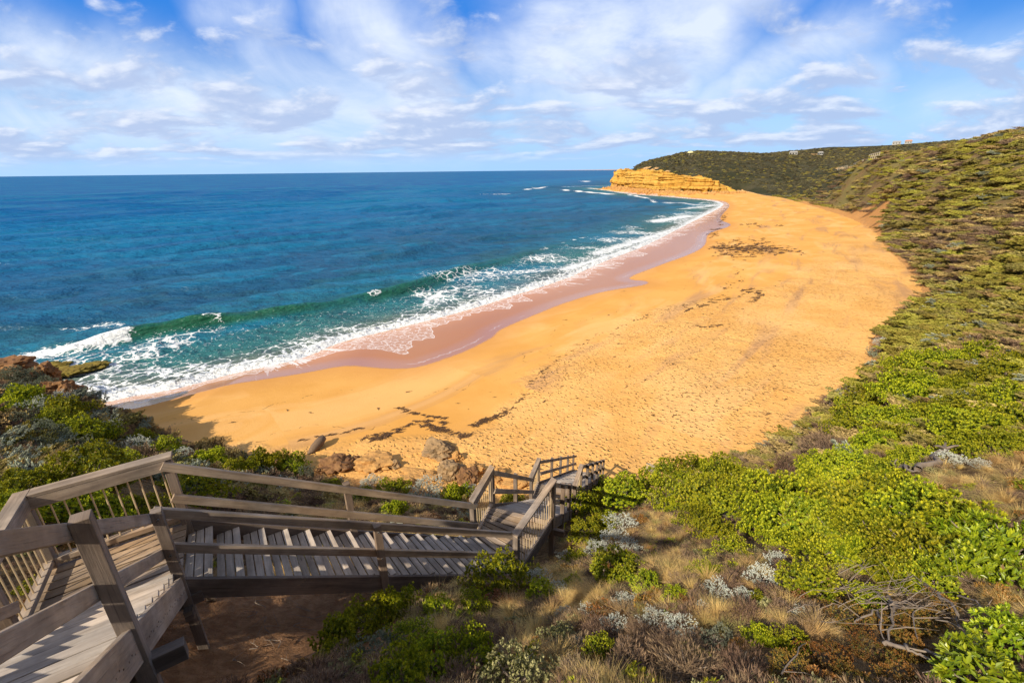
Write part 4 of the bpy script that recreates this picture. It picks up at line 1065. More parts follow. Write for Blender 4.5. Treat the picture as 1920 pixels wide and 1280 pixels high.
for x, y, w_ in [(1600, 1150, 44), (1680, 1165, 46), (1740, 1160, 44), (1560, 1230, 50), (1640, 1215, 50), (1720, 1215, 46), (1480, 1245, 50), (1780, 1130, 36), (1600, 1268, 48), (1690, 1262, 46)]:
    P_('R', x, y, w_, "low red and green succulent mat under the dead branches", "succulent mats at the lower right")
for k, x, y, w_, l in [('G', 1010, 1110, 26, "small green shrub in straw grass right of the rounded stair-side shrub"), ('S', 1045, 1105, 18, "small silver bush in straw grass between the small green shrub and the silver arc"), ('G', 1210, 1100, 28, "low green cushion in the middle of the straw grass, below the silver arc"),
                       ('G', 1270, 1120, 22, "small green cushion in straw grass left of the silver bushes under the thicket"), ('S', 1150, 1170, 22, "silver bush beside the brown heath in the lower centre"), ('G', 1120, 1215, 24, "small green sprig shrub between olive bush and brown heath"), ('R', 1110, 1245, 34, "low reddish mat right beside the pale olive bush"),
                       ('Y', 1340, 1195, 30, "grey-green bush between the heath and the dead branches"), ('G', 1430, 1195, 24, "small green shrub on the straw slope left of the dead branches"), ('S', 1500, 1150, 20, "small silver bush left of the dead branches, under the sprawling low shrub"), ('O', 1045, 1195, 40, "pale olive bush, the smaller one up-right of the bottom olive bush"), ('G', 1490, 1205, 26, "small yellow-green shrub beside the red mats near the bottom edge")]:
    P_(k, x, y, w_, l)
# --- slope above the thicket
for x, y, w_, l in [(1640, 838, 34, "yellow-green domed shrub on the mid slope, left of the gully with dead wood"), (1675, 822, 32, "tall yellow-green clump beside the domed mid-slope shrub"), (1600, 868, 34, "flat yellow-green shrub at the lower left of the mid-slope clumps"), (1545, 872, 30, "flat green shrub left of the mid-slope clumps beside brown twigs"),
                    (1650, 885, 34, "long low green shrub under the mid-slope clumps, touching the thicket"), (1732, 852, 24, "small round green shrub right of the gully with dead wood"), (1690, 865, 26, "dark green shrub in the gully above the dead wood")]:
    P_('D', x, y, w_, l)
for x, y, w_ in [(1800, 800, 42), (1850, 808, 46), (1895, 790, 44), (1770, 775, 36), (1830, 765, 40), (1885, 750, 40), (1860, 838, 34), (1900, 830, 34), (1800, 835, 28)]:
    P_('D', x, y, w_, "yellow-green shrub in the bright belt at the right edge above the straw patch", "bright belt of shrubs at the right edge")
for x, y, w_ in [(1620, 785, 36), (1660, 790, 34), (1590, 805, 28), (1700, 790, 30), (1640, 745, 34), (1690, 735, 36), (1740, 728, 34), (1600, 760, 24), (1720, 690, 34), (1770, 680, 34), (1680, 700, 28), (1790, 735, 30), (1830, 715, 32), (1890, 690, 32), (1840, 665, 30)]:
    P_('D', x, y, w_, "green shrub among the clumps lining the slope beside the sand", "green shrubs on the slope beside the sand")
for x, y, w_, l in [(1440, 848, 15, "silver bush at the edge of the sand on the slope's crest"), (1562, 766, 11, "left one of two small silver bushes close to the sand edge"), (1586, 770, 11, "right one of two small silver bushes close to the sand edge"), (1842, 690, 19, "pale silver bush alone on the upper right slope"), (1500, 802, 12, "small silver bush low on the sand edge below the pair"),
                    (1785, 862, 22, "silver bush at the end of the grey dead log"), (1838, 870, 16, "small silver bush right of the log's silver bush"), (1655, 642, 14, "grey bush on the sand-edge mound, topmost of the silver ones")]:
    P_('S', x, y, w_, l)
for x, y, w_, l in [(1645, 660, 18, "grey shrub low on the sand-edge mound"), (1600, 735, 18, "grey-green bush on the sand edge below the mound"), (1700, 760, 26, "grey twiggy bush between green clumps on the slope"), (1690, 790, 20, "grey twiggy bush at the head of the gully")]:
    P_('Y', x, y, w_, l)
# --- left of the stairs
for k, x, y, w_, l in [('D', 370, 918, 46, "round green shrub behind the first landing's right corner post"), ('D', 484, 922, 24, "small round green shrub seen between the long flight's two left rails"), ('S', 530, 918, 28, "silver cushion bush between the left rails, right of the small round shrub"),
                       ('G', 618, 925, 28, "yellow-green shrub left of the long flight's upper middle post"), ('G', 695, 932, 24, "green shrub right of the long flight's upper middle post"), ('G', 738, 915, 22, "yellow-green shrub above the top rail, left of the wide silver bush"), ('S', 800, 918, 32, "wide silver bush above the top rail below the rocks"),
                       ('G', 857, 926, 24, "green shrub above the rail's lower end near the second landing"), ('S', 880, 918, 14, "small silver bush beside the second landing's first post"), ('S', 695, 902, 18, "silver bush under the rocks, above the upper middle post"), ('S', 545, 980, 16, "small silver bush showing under the long flight's left mid rail"), ('S', 740, 983, 14, "tiny silver bush showing under the mid rail near the lower end"),
                       ('G', 740, 955, 22, "green shrub between the left rails near their lower end"), ('G', 960, 945, 22, "dark green shrub behind the second landing's far post"), ('Y', 980, 958, 16, "grey bush below the third flight's upper rail"), ('G', 500, 868, 32, "yellow-green shrub on the bank crest above the long top rail"), ('G', 548, 872, 24, "green shrub on the bank crest right of the yellow-green one"), ('Y', 575, 888, 20, "grey-green bush at the bank's right end near the rocks"),
                       ('G', 445, 878, 26, "low green shrub on the bank crest left of the yellow-green one"), ('T', 590, 905, 26, "brown twiggy bush at the bank's right end above the rail"),
                       ('K', 98, 905, 32, "spiky strap-leaved plant on the shaded bank behind the landing"),
                       ('D', 180, 888, 56, "wide dark green shrub behind the first landing's far railing"), ('D', 225, 880, 40, "dark green shrub at the right end of the wide one behind the landing"), ('D', 45, 918, 46, "dark green shrub at the left edge behind the landing's corner"), ('D', 110, 950, 46, "dark green shrub seen through the landing's left balusters"),
                       ('D', 190, 955, 42, "dark green shrub seen through the middle of the landing's far balusters"), ('D', 265, 955, 36, "dark green shrub seen through the right end of the far balusters"), ('D', 20, 965, 40, "dark green shrub under the landing's corner post at the left edge"), ('T', 420, 955, 40, "dead brown shrub in deep shade between the left rails"), ('T', 490, 965, 34, "dead brown shrub below the left mid rail, beside straw grass"),
                       ('G', 128, 766, 32, "sunlit yellow-green shrub on the left cliff's crest"), ('G', 100, 785, 26, "yellow-green shrub below the sunlit one on the left crest"), ('G', 30, 752, 36, "green shrub at the left edge above the rocky point's slope"), ('G', 155, 805, 26, "green shrub in the middle of the left bank's shoulder"), ('G', 195, 812, 24, "green shrub nearest the shaded sand on the left bank"),
                       ('G', 265, 822, 20, "small yellow-green shrub on the rim by the shaded sand"), ('G', 312, 838, 22, "yellow-green shrub on the rim at the tip of the cliff's shadow"), ('G', 395, 858, 24, "low green shrub on the rim left of the crest clumps"), ('S', 95, 852, 20, "bluish silver bush in the middle of the shaded left bank"), ('S', 60, 765, 24, "pale silver bush on the sunlit rim near the left edge"),
                       ('S', 112, 748, 20, "pale silver bush above the sunlit green one on the cliff crest"), ('S', 205, 798, 18, "silver bush on the rim above the wet shaded sand"), ('S', 150, 772, 16, "silver bush right of the sunlit green shrub on the cliff crest"), ('S', 260, 835, 22, "silver bush on the rim below the small yellow-green shrub"), ('S', 290, 825, 16, "small silver bush on the rim's outer edge"), ('S', 340, 850, 16, "small silver bush on the rim right of the shadow tip")]:
    P_(k, x, y, w_, l)
grp = "grey bushes of the shaded bank"
for x, y, w_ in [(40, 790, 26), (85, 805, 26), (120, 815, 24), (60, 830, 22), (25, 840, 26), (150, 835, 26), (200, 840, 24), (240, 850, 20), (130, 850, 20), (30, 875, 26), (290, 860, 22), (330, 868, 20)]:
    P_('Y' if random.random() < .7 else 'T', x, y, w_, "dull grey bush scattered over the shaded left bank", grp)
# crown bushes of the rocky point
for x, y, w_ in [(20, 700, 20), (55, 702, 20), (85, 715, 18), (30, 720, 20), (65, 728, 18), (10, 735, 20)]:
    P_('Y', x, y, w_, "round grey-green bush on the rocky point at the far left", "round bushes on the rocky point")

# ------------------------------------------------------------------ ground plants nobody could count
def proto_col(name, meshes):
    c = bpy.data.collections.new(name)
    for i, me in enumerate(meshes):
        o = bpy.data.objects.new("%s_%02d" % (name, i), me); c.objects.link(o)
    return c

def scatter(name, coll, pts, label=None, cat=None):
    """pts: rows of x, y, z, rotx, roty, rotz, sx, sz, index"""
    pts = np.array(pts, np.float32)
    me = bpy.data.meshes.new(name); me.vertices.add(len(pts)); me.vertices.foreach_set("co", pts[:, :3].ravel())
    a = me.attributes.new("rot", 'FLOAT_VECTOR', 'POINT'); a.data.foreach_set("vector", pts[:, 3:6].ravel())
    a = me.attributes.new("scl", 'FLOAT_VECTOR', 'POINT'); a.data.foreach_set("vector", np.stack([pts[:, 6], pts[:, 9] if pts.shape[1] > 9 else pts[:, 6], pts[:, 7]], 1).ravel())
    a = me.attributes.new("idx", 'INT', 'POINT'); a.data.foreach_set("value", pts[:, 8].astype(np.int32))
    o = link(name, me)
    ng = bpy.data.node_groups.new(name, 'GeometryNodeTree')
    ng.interface.new_socket("Geometry", in_out='INPUT', socket_type='NodeSocketGeometry'); ng.interface.new_socket("Geometry", in_out='OUTPUT', socket_type='NodeSocketGeometry')
    N = ng.nodes.new; i_ = N("NodeGroupInput"); o_ = N("NodeGroupOutput"); ip = N("GeometryNodeInstanceOnPoints"); ci = N("GeometryNodeCollectionInfo")
    ci.inputs[0].default_value = coll; ci.inputs["Separate Children"].default_value = True; ci.inputs["Reset Children"].default_value = True
    def na(n_, t):
        q = N("GeometryNodeInputNamedAttribute"); q.data_type = t; q.inputs[0].default_value = n_; return q.outputs[0]
    ng.links.new(i_.outputs[0], ip.inputs["Points"]); ng.links.new(ci.outputs[0], ip.inputs["Instance"]); ip.inputs["Pick Instance"].default_value = True
    ng.links.new(na("idx", 'INT'), ip.inputs["Instance Index"])
    e2r = N("FunctionNodeEulerToRotation"); ng.links.new(na("rot", 'FLOAT_VECTOR'), e2r.inputs[0]); ng.links.new(e2r.outputs[0], ip.inputs["Rotation"])
    ng.links.new(na("scl", 'FLOAT_VECTOR'), ip.inputs["Scale"])
    ng.links.new(ip.outputs[0], o_.inputs[0])
    m = o.modifiers.new("scatter", 'NODES'); m.node_group = ng
    tag(o, label, cat, kind="stuff")
    return o

def stair_free(x, y, m=0.75):
    ok = np.ones(len(x), bool)
    for p, q in zip(PATH[:-1], PATH[1:]):
        dx_, dy_ = q[0] - p[0], q[1] - p[1]; L2 = dx_ * dx_ + dy_ * dy_
        t = np.clip(((x - p[0]) * dx_ + (y - p[1]) * dy_) / L2, 0, 1)
        ok &= np.hypot(x - p[0] - t * dx_, y - p[1] - t * dy_) > m
    return ok

gr = np.random.default_rng(99)
def clear_of_plants(x, y, f=0.8):
    sp_ = np.array(SPOTS); ok = np.ones(len(x), bool)
    for a, b, c in sp_: ok &= (x - a) ** 2 + (y - b) ** 2 > (c * f) ** 2
    return ok
# dry grass
n = 14000
r_ = np.exp(gr.uniform(math.log(1.6), math.log(60), n)); a_ = gr.uniform(math.radians(-66), math.radians(66), n)
gx, gy = r_ * np.sin(a_), r_ * np.cos(a_)
H, ld, _, _, dtoe, _ = height(gx, gy, True); H = gz(gx, gy)
soilm = np.exp(-((gx + 3.0) ** 2 + (gy - 3.9) ** 2) / 1.7 ** 2)
pat = fbm(gx * .55, gy * .55, 3, 71)
for px, py, rad in [(1850, 892, 2.4), (1900, 905, 2.2), (1300, 1010, 1.0), (1250, 1060, .8), (1400, 1175, .8), (1000, 1120, .6), (640, 965, 1.2), (900, 985, 1.0)]:
    q = hit(px, py); pat = pat + .5 * np.exp(-((gx - q[0]) ** 2 + (gy - q[1]) ** 2) / rad ** 2)
keep = ld & stair_free(gx, gy) & clear_of_plants(gx, gy, 1.05) & (soilm < .45) & (gr.random(n) < np.clip(.06 + 2.2 * (pat - .39), .03, 1)) & (dtoe > .6)
gx, gy, H, r_, pat = gx[keep], gy[keep], H[keep], r_[keep], pat[keep]
n = len(gx)
sc = gr.uniform(.10, .25, n) * np.clip(r_ / 9, .7, 1.9)
gi = np.where(gr.random(n) < .78, gr.integers(0, 4, n), gr.integers(4, 6, n))
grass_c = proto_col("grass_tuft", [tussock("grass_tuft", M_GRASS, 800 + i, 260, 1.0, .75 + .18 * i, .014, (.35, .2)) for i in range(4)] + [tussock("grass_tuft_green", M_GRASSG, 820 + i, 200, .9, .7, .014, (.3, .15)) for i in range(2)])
scatter("dry_grass", grass_c, np.stack([gx, gy, H, gr.normal(0, .15, n), gr.normal(0, .15, n), gr.uniform(0, 6.28, n), sc, sc * gr.uniform(.7, 1.15, n), gi], 1), "straw coloured dry grass covering the dune slopes", "grass")

# dead heath and twig litter between the grass tufts
n = 6000
r_ = np.exp(gr.uniform(math.log(1.5), math.log(45), n)); a_ = gr.uniform(math.radians(-66), math.radians(66), n)
gx, gy = r_ * np.sin(a_), r_ * np.cos(a_)
_, ld, _, _, dtoe, _ = height(gx, gy, True); H = gz(gx, gy)
soilm = np.exp(-((gx + 3.0) ** 2 + (gy - 3.9) ** 2) / 1.6 ** 2)
pat = fbm(gx * .55, gy * .55, 3, 71)
keep = ld & stair_free(gx, gy) & clear_of_plants(gx, gy, .85) & (soilm < .5) & (gr.random(n) < np.clip(.95 - 1.6 * (pat - .38), .1, 1)) & (dtoe > .6)
gx, gy, H, r_ = gx[keep], gy[keep], H[keep], r_[keep]; n = len(gx)
sc = gr.uniform(.12, .30, n) * np.clip(r_ / 9, .8, 1.8)
heath_c = proto_col("heath_clump", [fol_mesh("heath_clump", M_TWIG, 860 + i, 260, 6, .30, .020, .5, 10, cone=(.2, 1.2), depth=.6, up=.5) for i in range(3)] + [fol_mesh("heath_clump", M_OLIVE, 870, 240, 6, .16, .05, .5, 10, depth=.5), fol_mesh("heath_clump", M_GREEN, 871, 200, 7, .17, .06, .5, 8, depth=.4), fol_mesh("heath_clump", M_RED, 872, 240, 6, .16, .06, .35, 8)])
scatter("dead_heath", heath_c, np.stack([gx, gy, H - .01, gr.normal(0, .12, n), gr.normal(0, .12, n), gr.uniform(0, 6.28, n), sc, sc * gr.uniform(.6, 1.1, n), np.where(gr.random(n) < .72, gr.integers(0, 3, n), gr.integers(3, 6, n))], 1), "brown dead heath and low sprigs between the grass tufts", "heath")

# low scrub of the long hillside
sp = []
for mt in (M_SCR_G, M_SCR_D, M_SCR_B):
    for i in range(3): sp.append(fol_mesh("scrub", mt, 900 + i + len(sp), 240, 5, .20, .085, .50, 12, depth=.3))
sp.append(fol_mesh("scrub", M_GREY, 990, 240, 5, .2, .07, .5, 12))
sp.append(fol_mesh("scrub", M_TWIG, 991, 300, 5, .24, .03, .5, 12))
scrub_c = proto_col("scrub_bush", sp)
n = 110000
r_ = np.exp(gr.uniform(math.log(13), math.log(330), n)); a_ = gr.uniform(math.radians(-66), math.radians(66), n)
gx, gy = r_ * np.sin(a_), r_ * np.cos(a_)
H, ld, _, _, dtoe, _ = height(gx, gy, True); H = gz(gx, gy)
bare = np.zeros(n)
bare = dune_face(gx, gy, dtoe)
for px, py, rad in [(1580, 314, 9)]:
    q = hit(px, py); bare = np.maximum(bare, np.exp(-((gx - q[0]) ** 2 + (gy - q[1]) ** 2) / rad ** 2))
ca, sa_ = math.cos(math.radians(-48)), math.sin(math.radians(-48))
su, sv_ = gx * ca + gy * sa_, -gx * sa_ + gy * ca
band = fbm(su * .030, sv_ * .13, 4, 55); band2 = fbm(gx * .3, gy * .3, 3, 56)
right = gx > -2
cov = np.where(right, np.clip((r_ - 14) / 18, .14, 1), np.clip((r_ - 12) / 18, .12, .6))
straw = np.zeros(n)
for px, py, rad in [(1850, 892, 2.6), (1900, 905, 2.2)]:
    q = hit(px, py); straw = np.maximum(straw, np.exp(-((gx - q[0]) ** 2 + (gy - q[1]) ** 2) / rad ** 2))
keep = ld & (straw < .3) & (np.hypot(gx + 37, gy - 29.5) > 6) & stair_free(gx, gy, 1.4) & clear_of_plants(gx, gy) & (dtoe > 1.0) & (gr.random(n) < cov) & (bare < .45) & (gr.random(n) < .55 + .45 * (band2 > .45))
gx, gy, H, r_, band, band2 = gx[keep], gy[keep], H[keep], r_[keep], band[keep], band2[keep]
n = len(gx)
u_ = .5 + (band - .5) * .75 + (band2 - .5) * .55 + gr.normal(0, .07, n)
u_ = np.where(gx < -1, u_ - .10, u_)
gi = np.where(u_ > .55, gr.integers(0, 3, n), np.where(u_ > .47, gr.integers(3, 6, n), gr.integers(6, 9, n)))
gi = np.where(gr.random(n) < np.where(gx < -1, .18, .04), 9, gi); gi = np.where((u_ < .40) & (gr.random(n) < .5), 10, gi)
sc = (.20 + .62 * gr.random(n) ** 1.8) * np.clip((r_ / 22) ** .58, .7, 3.2)
scatter("hillside_scrub", scrub_c, np.stack([gx, gy, H - sc * .06, gr.normal(0, .1, n), gr.normal(0, .1, n), gr.normal(math.radians(-48), .4, n), sc * gr.uniform(1.1, 2.0, n), sc * gr.uniform(.40, .85, n), gi, sc * gr.uniform(.6, .95, n)], 1), "low green and brown windswept scrub covering the long hillside", "scrub")

# bush cover of the far headland and the hills behind it
n = 16000
r_ = np.exp(gr.uniform(math.log(285), math.log(1150), n)); a_ = gr.uniform(math.radians(7), math.radians(54), n)
gx, gy = r_ * np.sin(a_), r_ * np.cos(a_)
H, ld, _, _, dtoe, _ = height(gx, gy, True); H = gz(gx, gy)
q = hit(1518, 288); bare = np.exp(-((gx - q[0]) ** 2 + (gy - q[1]) ** 2) / 24 ** 2)
keep = ld & (dtoe > 7) & (bare < .4)
gx, gy, H, r_ = gx[keep], gy[keep], H[keep], r_[keep]; n = len(gx)
sc = gr.uniform(.8, 1.9, n) * np.clip((r_ / 400) ** .8, .8, 2.4)
head_c = proto_col("headland_bush", [fol_mesh("headland_bush", M_HEAD, 950 + i, 220, 5, .22, .10, .62, 12, depth=.3) for i in range(4)] + [fol_mesh("headland_bush", M_SCR_D, 960, 220, 5, .22, .1, .6, 12)])
scatter("headland_bushland", head_c, np.stack([gx, gy, H - sc * .1, 0 * gx, 0 * gx, gr.uniform(0, 6.28, n), sc, sc * gr.uniform(.6, 1.1, n), gr.integers(0, 5, n)], 1), "dark olive bushland covering the far headland and hills", "bushland")
print("shrubs", n_shrubs)
# ------------------------------------------------------------------ far cliff
from mathutils import noise as mnoise
def resample(poly, n):
    poly = np.array(poly); d = np.r_[0, np.cumsum(np.hypot(*np.diff(poly, axis=0).T))]
    t = np.linspace(0, d[-1], n); return np.stack([np.interp(t, d, poly[:, 0]), np.interp(t, d, poly[:, 1])], 1), t
def px_of(x, y, z):
    z = z - CH; dep = y * CP - z * SP; u = y * SP + z * CP; a2 = x / dep; b2 = u / dep
    return 960 + (a2 * CR - b2 * SR) * FPX, 640 - (a2 * SR + b2 * CR) * FPX
i0 = int(np.argmin(np.hypot(TOE[:, 0] - CLIFF[0][0], TOE[:, 1] - CLIFF[0][1])))
i1 = int(np.argmin(np.hypot(TOE[:, 0] - CLIFF[-1][0], TOE[:, 1] - CLIFF[-1][1])))
base, arc = resample(TOE[i0:i1 + 1], 420)
tan = np.gradient(base, axis=0); tan /= np.linalg.norm(tan, axis=1, keepdims=True)
inl = np.stack([tan[:, 1], -tan[:, 0]], 1)
k_ = np.ones(25) / 25
inl = np.stack([np.convolve(np.pad(inl[:, j], 12, 'edge'), k_, 'valid') for j in (0, 1)], 1)
tx = [1100, 1147, 1158, 1172, 1185, 1200, 1230, 1262, 1300, 1330, 1350, 1372, 1386, 1394]
ty = [322, 322, 317.5, 317.0, 319.5, 318.5, 320.5, 327, 329.5, 335, 342, 351, 357.5, 361.0]
rows = 46; VC = []; EX = []
nb_ = len(base); tj = np.arange(rows) / (rows - 1)
pxs_ = np.array([px_of(x, y, 2)[0] for x, y in base])
topy = np.interp(pxs_, tx, ty)
ztop = np.array([atd(p_, q_, y_ + 4)[2] for p_, q_, y_ in zip(pxs_, topy, base[:, 1])]) + (fbm(arc * .12, arc * 0 + 3.3, 4, 2) - .5) * 3.4 + (fbm(arc * .5, arc * 0 + 7.3, 3, 6) - .5) * 2.0
ztop = np.maximum(ztop, 2.2); ramp_ = np.minimum(1, arc / 25)[:, None]
ZZ = .6 + (ztop[:, None] - .6) * tj[None]; AA = np.repeat(arc[:, None], rows, 1); TT = np.repeat(tj[None], nb_, 0)
wv_ = (fbm(AA * .05, AA * 0, 3, 90) - .5) * 2.0
st = vnoise((ZZ + wv_) * .75, AA * .025, 91) * 1.7 + vnoise((ZZ + wv_) * 2.3, AA * .06, 92) * .9
bt = (fbm(AA * .06, ZZ * .03, 4, 93) - .5) * 7.0 + (fbm(AA * .30, ZZ * .22, 4, 94) - .5) * 3.6
cave = -np.exp(-((ZZ - 2.6) / 1.3) ** 2) * sstep(.55, .7, vnoise(AA * .09, AA * 0, 97)) * 2.0
crk = sstep(.60, .72, fbm(AA * .42 + (ZZ * .04), ZZ * .05, 3, 99)) * 1.8 + sstep(.62, .7, vnoise((ZZ + wv_) * .95, AA * .04, 101)) * 1.2
OFF = -2.8 + crk + 4.2 * TT ** 2 + (st - 1.2) * ramp_ + bt * ramp_ - cave
VG = np.zeros((nb_, rows + 6, 3)); EX = np.zeros((nb_, rows + 6))
VG[:, :rows, 0] = base[:, :1] + inl[:, :1] * OFF; VG[:, :rows, 1] = base[:, 1:] + inl[:, 1:] * OFF; VG[:, :rows, 2] = ZZ
for j in range(1, 7):
    e = j * 2.2
    VG[:, rows - 1 + j, 0] = VG[:, rows - 1, 0] + inl[:, 0] * e; VG[:, rows - 1 + j, 1] = VG[:, rows - 1, 1] + inl[:, 1] * e
    VG[:, rows - 1 + j, 2] = ztop + e * .05; EX[:, rows - 1 + j] = j / 6
VC = VG.reshape(-1, 3); EX = EX.ravel()
VC = np.array(VC); rt = rows + 6
cap_ = np.array(EX) > 0
hc = height(VC[cap_, 0], VC[cap_, 1]); f_ = np.array(EX)[cap_]
VC[cap_, 2] = VC[cap_, 2] * (1 - f_) + (hc - .6) * f_
ii = np.arange(len(base) - 1)[:, None] * rt + np.arange(rt - 1)[None]
FC = np.stack([ii, ii + 1, ii + rt + 1, ii + rt], -1).reshape(-1, 4)
s = NT("sandstone_cliff"); p = s.pos()
z_ = s.t.nodes.new("ShaderNodeSeparateXYZ"); s.l(p, z_.inputs[0])
st = s.noise(s.scl(p, (0.02, 0.02, 0.9)), 1.0, 5, 0.65); n2 = s.noise(p, 0.22, 5, 0.65); n3 = s.noise(s.scl(p, (0.30, 0.30, 0.035)), 1.0, 5, .65)
c = s.ramp(st, [(0.30, (0.29, 0.135, 0.034)), (0.42, (0.56, 0.31, 0.055)), (0.56, (0.66, 0.41, 0.095)), (0.68, (0.37, 0.185, 0.045))])
c = s.mix(s.mr(n2, 0.50, 0.72, 0, 0.7), c, (0.50, 0.21, 0.05))
c = s.mix(s.mr(n3, 0.56, 0.66, 0, 0.7), c, (0.17, 0.095, 0.045))
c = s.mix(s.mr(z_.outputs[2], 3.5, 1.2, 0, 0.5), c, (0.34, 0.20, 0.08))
cliff_m = s.end(s.bsdf(c, 0.95, 0.1, s.bump(s.math('ADD', s.noise(p, .8, 6, .7), s.math('ADD', n2, st)), 1.0, 0.9)))
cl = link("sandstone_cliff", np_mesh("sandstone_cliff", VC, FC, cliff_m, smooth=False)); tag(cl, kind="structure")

# ------------------------------------------------------------------ rocks
def rock_mat(name, a, b, c3):
    s = NT(name); p = s.obj(); n1 = s.noise(p, 2.2, 6, .65); n2 = s.noise(p, 9, 5, .7); v = s.vor(p, 5)
    c = s.mix(s.mr(n1, .35, .65), a, b); c = s.mix(s.mr(n2, .52, .72, 0, .75), c, c3)
    return s.end(s.bsdf(c, .92, .12, s.bump(s.math('MULTIPLY_ADD', v, -.4, n2), .8, .05)))
R_ORANGE = rock_mat("ochre_rock", (0.40, 0.215, 0.078), (0.56, 0.31, 0.105), (0.16, 0.10, 0.06))
R_GREY = rock_mat("grey_brown_rock", (0.24, 0.16, 0.085), (0.38, 0.25, 0.13), (0.10, 0.075, 0.055))
R_MOSS = rock_mat("mossy_rock", (0.16, 0.115, 0.025), (0.24, 0.19, 0.04), (0.07, 0.05, 0.02))
R_RED = rock_mat("red_brown_rock", (0.17, 0.085, 0.042), (0.28, 0.15, 0.065), (0.12, 0.075, 0.04))

def rock_mesh(name, mat, seed, sub_=4, rough_=.42, flat=1.0):
    import bmesh
    bm = bmesh.new(); bmesh.ops.create_icosphere(bm, subdivisions=sub_, radius=1.0)
    o = Vector((seed * 7.3, seed * 3.1, seed * 1.7))
    for v in bm.verts:
        q = v.co.copy()
        d = mnoise.fractal(q * 1.1 + o, 1.0, 2.0, 3) * rough_ - max(0, .12 - abs(mnoise.noise(q * 1.7 - o))) * 1.1 + (mnoise.noise(q * 3.0 + o) ** 2) * .3 + mnoise.fractal(q * 4.5 + o, .9, 2.1, 4) * .10
        ce = mnoise.cell(q * 1.6 + o) * .22
        v.co = q * (0.85 + d + ce * .5); v.co.z *= flat
    me = bpy.data.meshes.new(name); bm.to_mesh(me); bm.free(); me.materials.append(mat)
    return me

def rock(px, py, w, mat, label, flat=.65, stretch=1.0, rz=0.0, group=None, sink=.15, z=None, name="rock", cat="rock"):
    q = atz(px, py, z) if z is not None else hit(px, py)
    dep = q[1] * CP + (CH - q[2]) * SP; r = w * dep / FPX
    i = _cnt.get('rock', 0); _cnt['rock'] = i + 1
    o = link(name, rock_mesh(name, mat, i + 1), None, (q[0], q[1], q[2] + r * flat * (.40 - sink)))
    o.scale = (r * stretch, r, r * flat); o.rotation_euler = (0, 0, rz)
    return tag(o, label, cat, group)

rock(822, 850, 30, R_GREY, "broad pitted boulder on the sand, topmost of the rocks by the stairs", .62, 1.15, .2)
rock(858, 860, 13, R_ORANGE, "narrow upright slab leaning beside the broad pitted boulder", 1.1, .8, .6)
rock(845, 886, 26, R_GREY, "big rounded grey boulder under the narrow slab", .8, 1.1, .9)
rock(893, 884, 20, R_ORANGE, "ochre boulder between the grey boulder and the stair rail", .75, 1.0, .3)
rock(876, 900, 24, R_RED, "red-brown boulder at the scrub's edge below the grey boulder", .7, 1.1, 1.4)
rock(930, 895, 20, R_ORANGE, "ochre boulder seen through the second landing's railing", .7, 1.1, .5)
rock(968, 905, 22, R_ORANGE, "ochre rock ledge right of the railing's boulder, behind the third flight", .5, 1.4, .1)
rock(700, 872, 34, R_ORANGE, "flat sandy rock with a dark shadow in front of the bank", .38, 1.25, .1)
rock(738, 872, 18, R_GREY, "grey end block of the flat sandy rock", .6, .9, .7)
rock(632, 876, 30, R_RED, "dark crumbly rock at the bank's foot, leftmost near the log", .55, 1.2, .3)
rock(668, 862, 10, R_RED, "small brown stone on trampled sand left of the flat rock", .6)
rock(790, 893, 22, R_ORANGE, "low ochre ledge in the sand above the long rail", .4, 1.5, -.2)
rock(760, 905, 20, R_ORANGE, "low ochre ledge half buried next to the silver bush", .4, 1.4, -.1)
# the rocky point on the far left
rock(8, 690, 34, R_RED, "brown layered rock block at the picture's left edge on the rocky point", .5, 1.4, .3, sink=.25)
rock(85, 697, 30, R_RED, "brown layered rock between the point's tip and the steep face", .6, 1.3, .5, sink=.2)
rock(70, 676, 30, R_RED, "rust-brown rock forming the tip of the far-left point", .55, 1.3, .2, sink=.25)
rock(48, 688, 34, R_RED, "flat brown rock slab among the bushes of the far-left point", .35, 1.5, .4, sink=.3)
rock(22, 672, 36, R_RED, "rust-brown rock on the crest at the picture's left edge", .45, 1.4, .1, sink=.3)
rock(95, 712, 26, R_RED, "steep brown rock face below the point's tip, above the foam", 1.1, .8, .5, sink=.1)
rock(112, 738, 24, R_RED, "dark rock wedge at the foot of the point beside the foam", .9, 1.0, .9, sink=.1)
rock(140, 736, 17, R_RED, "jagged brown rock standing in the foam nearest the beach", .9, 1.0, .2, z=1.0)
rock(122, 699, 30, R_MOSS, "mossy yellow rock ringed by white foam, nearest the point", .28, 1.35, .5, z=0.25, sink=.3)
rock(168, 686, 22, R_MOSS, "mossy yellow rock awash, farthest right of the three", .25, 1.4, .3, z=0.2, sink=.35)
rock(96, 688, 24, R_MOSS, "mossy yellow rock behind the foam-ringed one, against the point", .28, 1.4, .5, z=0.25, sink=.3)
# rubble at the far cliff's foot
rub = proto_col("rubble_stone", [rock_mesh("rubble_stone", R_ORANGE, 60 + i, 2) for i in range(4)])
n = 900; ti = gr.uniform(.05, 1, n) ** .8; ix = (ti * (len(base) - 20)).astype(int); e = -np.abs(gr.normal(0, 5.5, n)) - .5
rx_, ry_ = base[ix, 0] + inl[ix, 0] * e, base[ix, 1] + inl[ix, 1] * e
rs = gr.uniform(.25, 1.0, n) ** 1.8 * 1.5 + .2
scatter("cliff_rubble", rub, np.stack([rx_, ry_, np.maximum(height(rx_, ry_), 0) + rs * .15, gr.uniform(0, 3, n), gr.uniform(0, 3, n), gr.uniform(0, 6, n), rs, rs * .8, gr.integers(0, 4, n)], 1), "fallen ochre rubble along the foot of the far cliff", "rubble")

